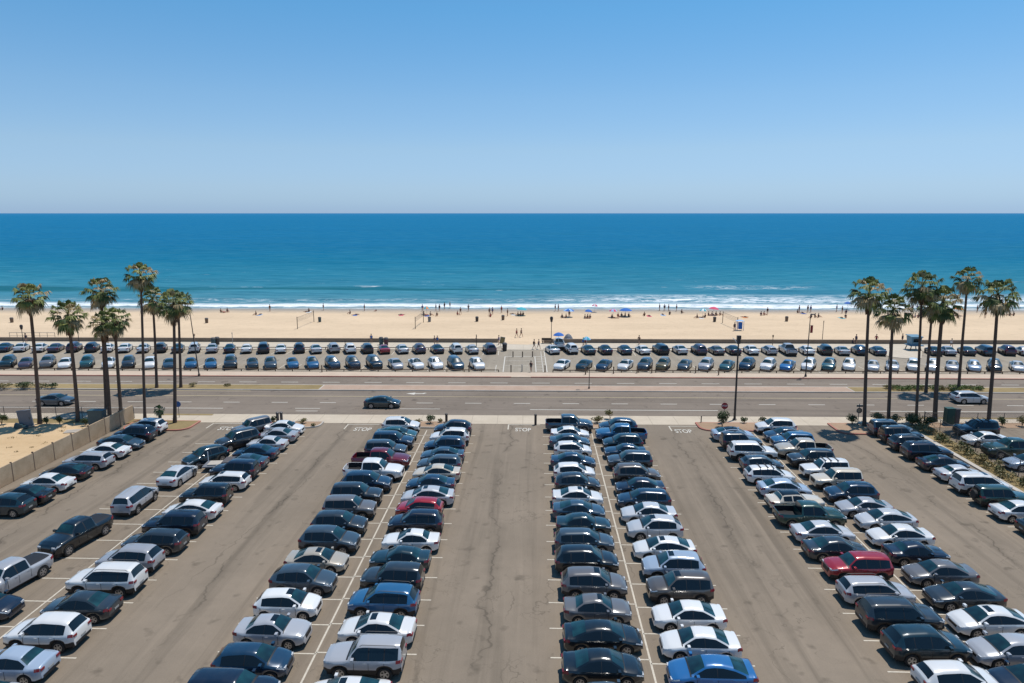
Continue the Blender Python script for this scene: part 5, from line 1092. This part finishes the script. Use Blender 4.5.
PE = [(323.5,310.5,W_,'dark','person in dark clothes standing at the waterline above the left net'), (364.5,311,W_,'dark','lone person in dark standing in the foam, left of the second net'),
 (256,315,'sit','brown','brown-clad sunbather sitting on empty sand left of left net'), (259.5,315,'lie','dark','person lying flat beside the brown-clad sunbather'), (306,312,'lie','dark','person lying near the waterline above the left net, left one'), (309,312,'sit','brown','seated person near the waterline above the left net'),
 (350,314,'sit','dark','seated dark figure right of the left net, near the bin'), (355.5,315,'lie','brown','person lying right of the seated dark figure'), (221,312.5,'sit','brown','left person of the trio sitting right of the left palms'), (225,312.5,'lie','red','red-clad person lying in the trio right of the left palms'), (227.5,312,'sit','dark','right person of the trio sitting right of the left palms'),
 (2.5,310,'sit','dark','seated person at the left picture edge by the water'), (375.5,311,'lie','dark','person lying by the waterline behind the red sedan'), (401.5,315,'lie','brown','person lying alone left of the second net'), (270,311.5,W_,'brown','small wader left in the wash, above the navy SUV'),
 (424,315.6,'sit','navy','navy-clad person at the left of the orange umbrella group'), (427,315.6,'lie','red','red-clad person lying under the orange umbrella'), (430.5,315.6,'sit','dark','dark-clad person at the right of the orange umbrella group'), (437,316,'sit','brown','person sitting just outside the orange umbrella group'), (422.5,311.5,W_,'blue','wader in blue behind the orange umbrella'),
 (436,311,W_,'navy','left one of the pair standing at the waterline right of orange umbrella'), (439.5,311.3,W_,'dark','right one of the pair standing at the waterline right of orange umbrella'), (444.5,309,W_,'dark','bather in the foam, left of two, above the white SUV'), (450,308.5,W_,'brown','bather in the foam, right of two, above the white SUV'),
 (457.5,315,'sit','red','red-clad person sitting beside a standing companion'), (460.5,314.5,'walk','brown','brown-clad person standing beside the sitting red one'), (468.5,311.3,'walk','dark','person walking along the waterline right of the brown-clad one'),
 (490.5,317,'sit','red','seated person left in the trio by the round bin'), (492.5,314.5,W_,'blue','blue-clad person standing in the trio by the round bin'), (489.5,315,W_,'brown','brown-clad person standing in the trio by the round bin'), (501.5,313,W_,'red','lone person in red near the waterline above the opening'), (507.5,316,W_,'brown','lone brown-clad person left of the teal umbrella group'),
 (513.5,314.5,'lie','dark','person lying left of the teal umbrella group'), (518,315.7,'sit','dark','left sitter of the group below the teal umbrella'), (520.5,315.7,'sit','red','middle red sitter of the group below the teal umbrella'), (523,315.7,'sit','black','right sitter of the group below the teal umbrella'),
 (516.6,337.5,'walk','red','person in dark red walking on the sand through the opening'), (521.2,337.2,'walk','brown','brown-clad person walking right beside the dark red one'), (534,349.3,'walk','black','left one of two dark walkers on the path beside the opening'), (538.6,349.3,'walk','navy','right one of two dark walkers on the path beside the opening'),
 (555.2,311.3,W_,'dark','left one of a pair standing in the wash right of the opening'), (558.3,311.2,W_,'navy','right one of a pair standing in the wash right of the opening'), (562,318,'sit','dark','left sitter below the striped umbrella'), (566,318,'sit','brown','middle sitter below the striped umbrella'), (569.3,317.8,W_,'brown','person standing at the right below the striped umbrella'),
 (585,318.5,'sit','dark','left of three sitters below the small blue umbrella'), (587.5,318.5,'sit','brown','middle of three sitters below the small blue umbrella'), (590,318.5,'sit','dark','right of three sitters below the small blue umbrella'),
 (583,347.5,'walk','blue','left one of two people at the wall by the turquoise umbrella'), (585.5,347.3,W_,'red','right one of two people at the wall by the turquoise umbrella'), (531,372.3,'walk','black','pedestrian in black crossing the beach path near the road'),
 (612,318.3,'sit','dark','leftmost sitter of the big group near dark blue umbrella'), (615,318.3,'lie','brown','brown-clad one lying in the big group near dark blue umbrella'), (618,317,'sit','red','red sitter of the big group near dark blue umbrella'), (621.5,317,'sit','dark','dark sitter in the middle of the big group'), (625,317,'sit','navy','navy sitter of the big group, right of the middle'), (628.8,317,'sit','black','rightmost sitter of the big group near dark blue umbrella'),
 (644.3,316,'sit','brown','left sitter of the small pair right of the big group'), (649,316,'lie','dark','one lying right in the small pair beside the big group'), (659.5,310.5,W_,'navy','first of four waders in a line, counting from the left'), (664.4,311,W_,'dark','second of four waders in a line'), (668.5,311,W_,'navy','third of four waders in a line'), (676.5,311.3,W_,'black','rightmost and darkest of four waders in a line'),
 (663,315,'lie','brown','one lying below the four waders, left'), (669.7,314.7,'sit','dark','sitter below the four waders, middle'), (681.7,313.3,'sit','brown','sitter right of the four waders near the wash'), (697,318,'sit','dark','left sitter below the turquoise umbrella'), (701,318,'lie','brown','one lying below the turquoise umbrella'), (705,317.5,'sit','black','right sitter below the turquoise umbrella'),
 (708.5,315.7,'sit','dark','left sitter below the pink umbrella'), (712,315.5,'sit','navy','middle sitter below the pink umbrella'), (716,315.5,'sit','black','right sitter below the pink umbrella'), (720,315.3,'sit','brown','lone sitter between pink umbrella and right net'), (639,345,'walk','brown','person in brown walking by the sea wall behind the silver pair'),
 (734.3,331,W_,'dark','player standing at the right net beside the stall'), (744.5,317.3,'lie','brown','one lying right of the net top'), (761,315.5,'sit','navy','left sitter of the dark trio left of the bin'), (764,315.3,'sit','red','middle sitter of the dark trio left of the bin'), (767.3,314.5,W_,'dark','right one standing in the dark trio left of the bin'),
 (797.5,313,'sit','dark','sitter at the waterline right of the bin'), (799,312.5,W_,'navy','person standing behind the sitter at the waterline'), (803,313.3,'lie','brown','one lying right of the standing waterline person'), (807.6,312.3,W_,'dark','person standing in the wash above the banner lamp'), (810.5,312.5,W_,'blue','blue-clad wader above the banner lamp'), (811,318,'sit','dark','left sitter beside the banner lamp'), (815,317.6,'sit','brown','middle sitter beside the banner lamp'), (818.5,317.3,'sit','dark','right sitter beside the banner lamp'),
 (836.5,311.7,W_,'blue','blue-clad wader left of the first right palm'), (842,313.3,W_,'dark','person standing at the wash left of the first right palm'), (846,313.3,'sit','navy','sitter beside the standing person left of first right palm'), (841.5,318,'lie','brown','one lying on the sand left of the first right palm'), (845.5,317.8,'sit','dark','sitter on the sand left of the first right palm'),
 (912,312,W_,'dark','person standing in the foam between the right palms'), (917,311.3,'walk','blue','blue-clad wader between the right palms'), (912,317.8,'sit','brown','left of three sitters between the right palms'), (915,317.6,'sit','white','middle of three sitters between the right palms'), (918,317.8,'sit','red','right of three sitters between the right palms'), (957.5,318,'sit','red','red-clad sitter under the orange umbrella'),
 (977,312,W_,'navy','wader right of the tall median palm'), (985,318,W_,'brown','lone person standing on the sand left of rightmost palm'), (1002,315.3,'sit','brown','sitter beneath the crown of the rightmost palm'), (1009.5,315.8,'sit','dark','left sitter right of the rightmost palm'), (1013.5,315.8,'sit','brown','right sitter right of the rightmost palm'),
 (950.8,348.5,'walk','white','person in white standing on the promenade between right palms'), (876,343.5,'walk','red','person in dark red by the wall between first two right palms'), (853,344,'sit','dark','left of a dark pair at the wall by the first right palm'), (855.8,344,W_,'navy','right of a dark pair at the wall by the first right palm'),
 (371.5,343.5,W_,'blue','person in pale blue on the promenade, left of the bins'), (434.7,345.5,W_,'navy','left one of the pair in blue at the sea wall'), (437.5,345.5,W_,'blue','right one of the pair in blue at the sea wall'), (498.8,345,W_,'blue','person in blue beside the mural panel'), (476.5,341.5,'sit','brown','person sitting by the tilted plate post'), (26.5,343,W_,'dark','person standing by the pale railing at far left'), (902,343,W_,'dark','dark figure left of the lifeguard hut')]
for a in PE:
    grp = 'people on the beach' if a[1] < 335 else 'people on the promenade and path'
    person(*a[:5], grp=grp)
byp = {}
for ob in bpy.data.objects:
    if ob.parent: byp.setdefault(ob.parent.name, []).append(ob)
for o, c in pj:
    for ch in byp.get(o.name, ()): ch.color = (*c, 1)
# towels
for i, (px, py, m_) in enumerate(((259.5,315,'lightbluefab'),(309,312.1,'white'),(355.5,315.1,'bluefab'),(401.5,315.1,'pinkfab'),(427,315.8,'bluefab'),(513.5,314.7,'white'),(649,316.1,'pinkfab'),(663,315.1,'lightbluefab'),(701,318.1,'white'),(744.5,317.4,'orangefab'),(803,313.4,'bluefab'),(841.5,318.1,'tealfab'))):
    p = P(px, py); g = MB(); g.box(-.5,.5,-1.15,1.0,.005,.03); names = {'lightbluefab':'pale blue','white':'white','bluefab':'blue','pinkfab':'pink','orangefab':'orange','tealfab':'teal'}
    where = ['left of the left net','above the left net','right of the left net','left of second net','under orange umbrella','above the beach opening','beside the big group','below the four waders','below turquoise umbrella','right of the net top','right of the bin by the waterline','left of the first right palm'][i]
    o = g.build('towel', M[m_], loc=(p.x, p.y, 0)); tag(o, f'{names[m_]} towel under a lying person {where}', 'towel', 'towels on the sand')
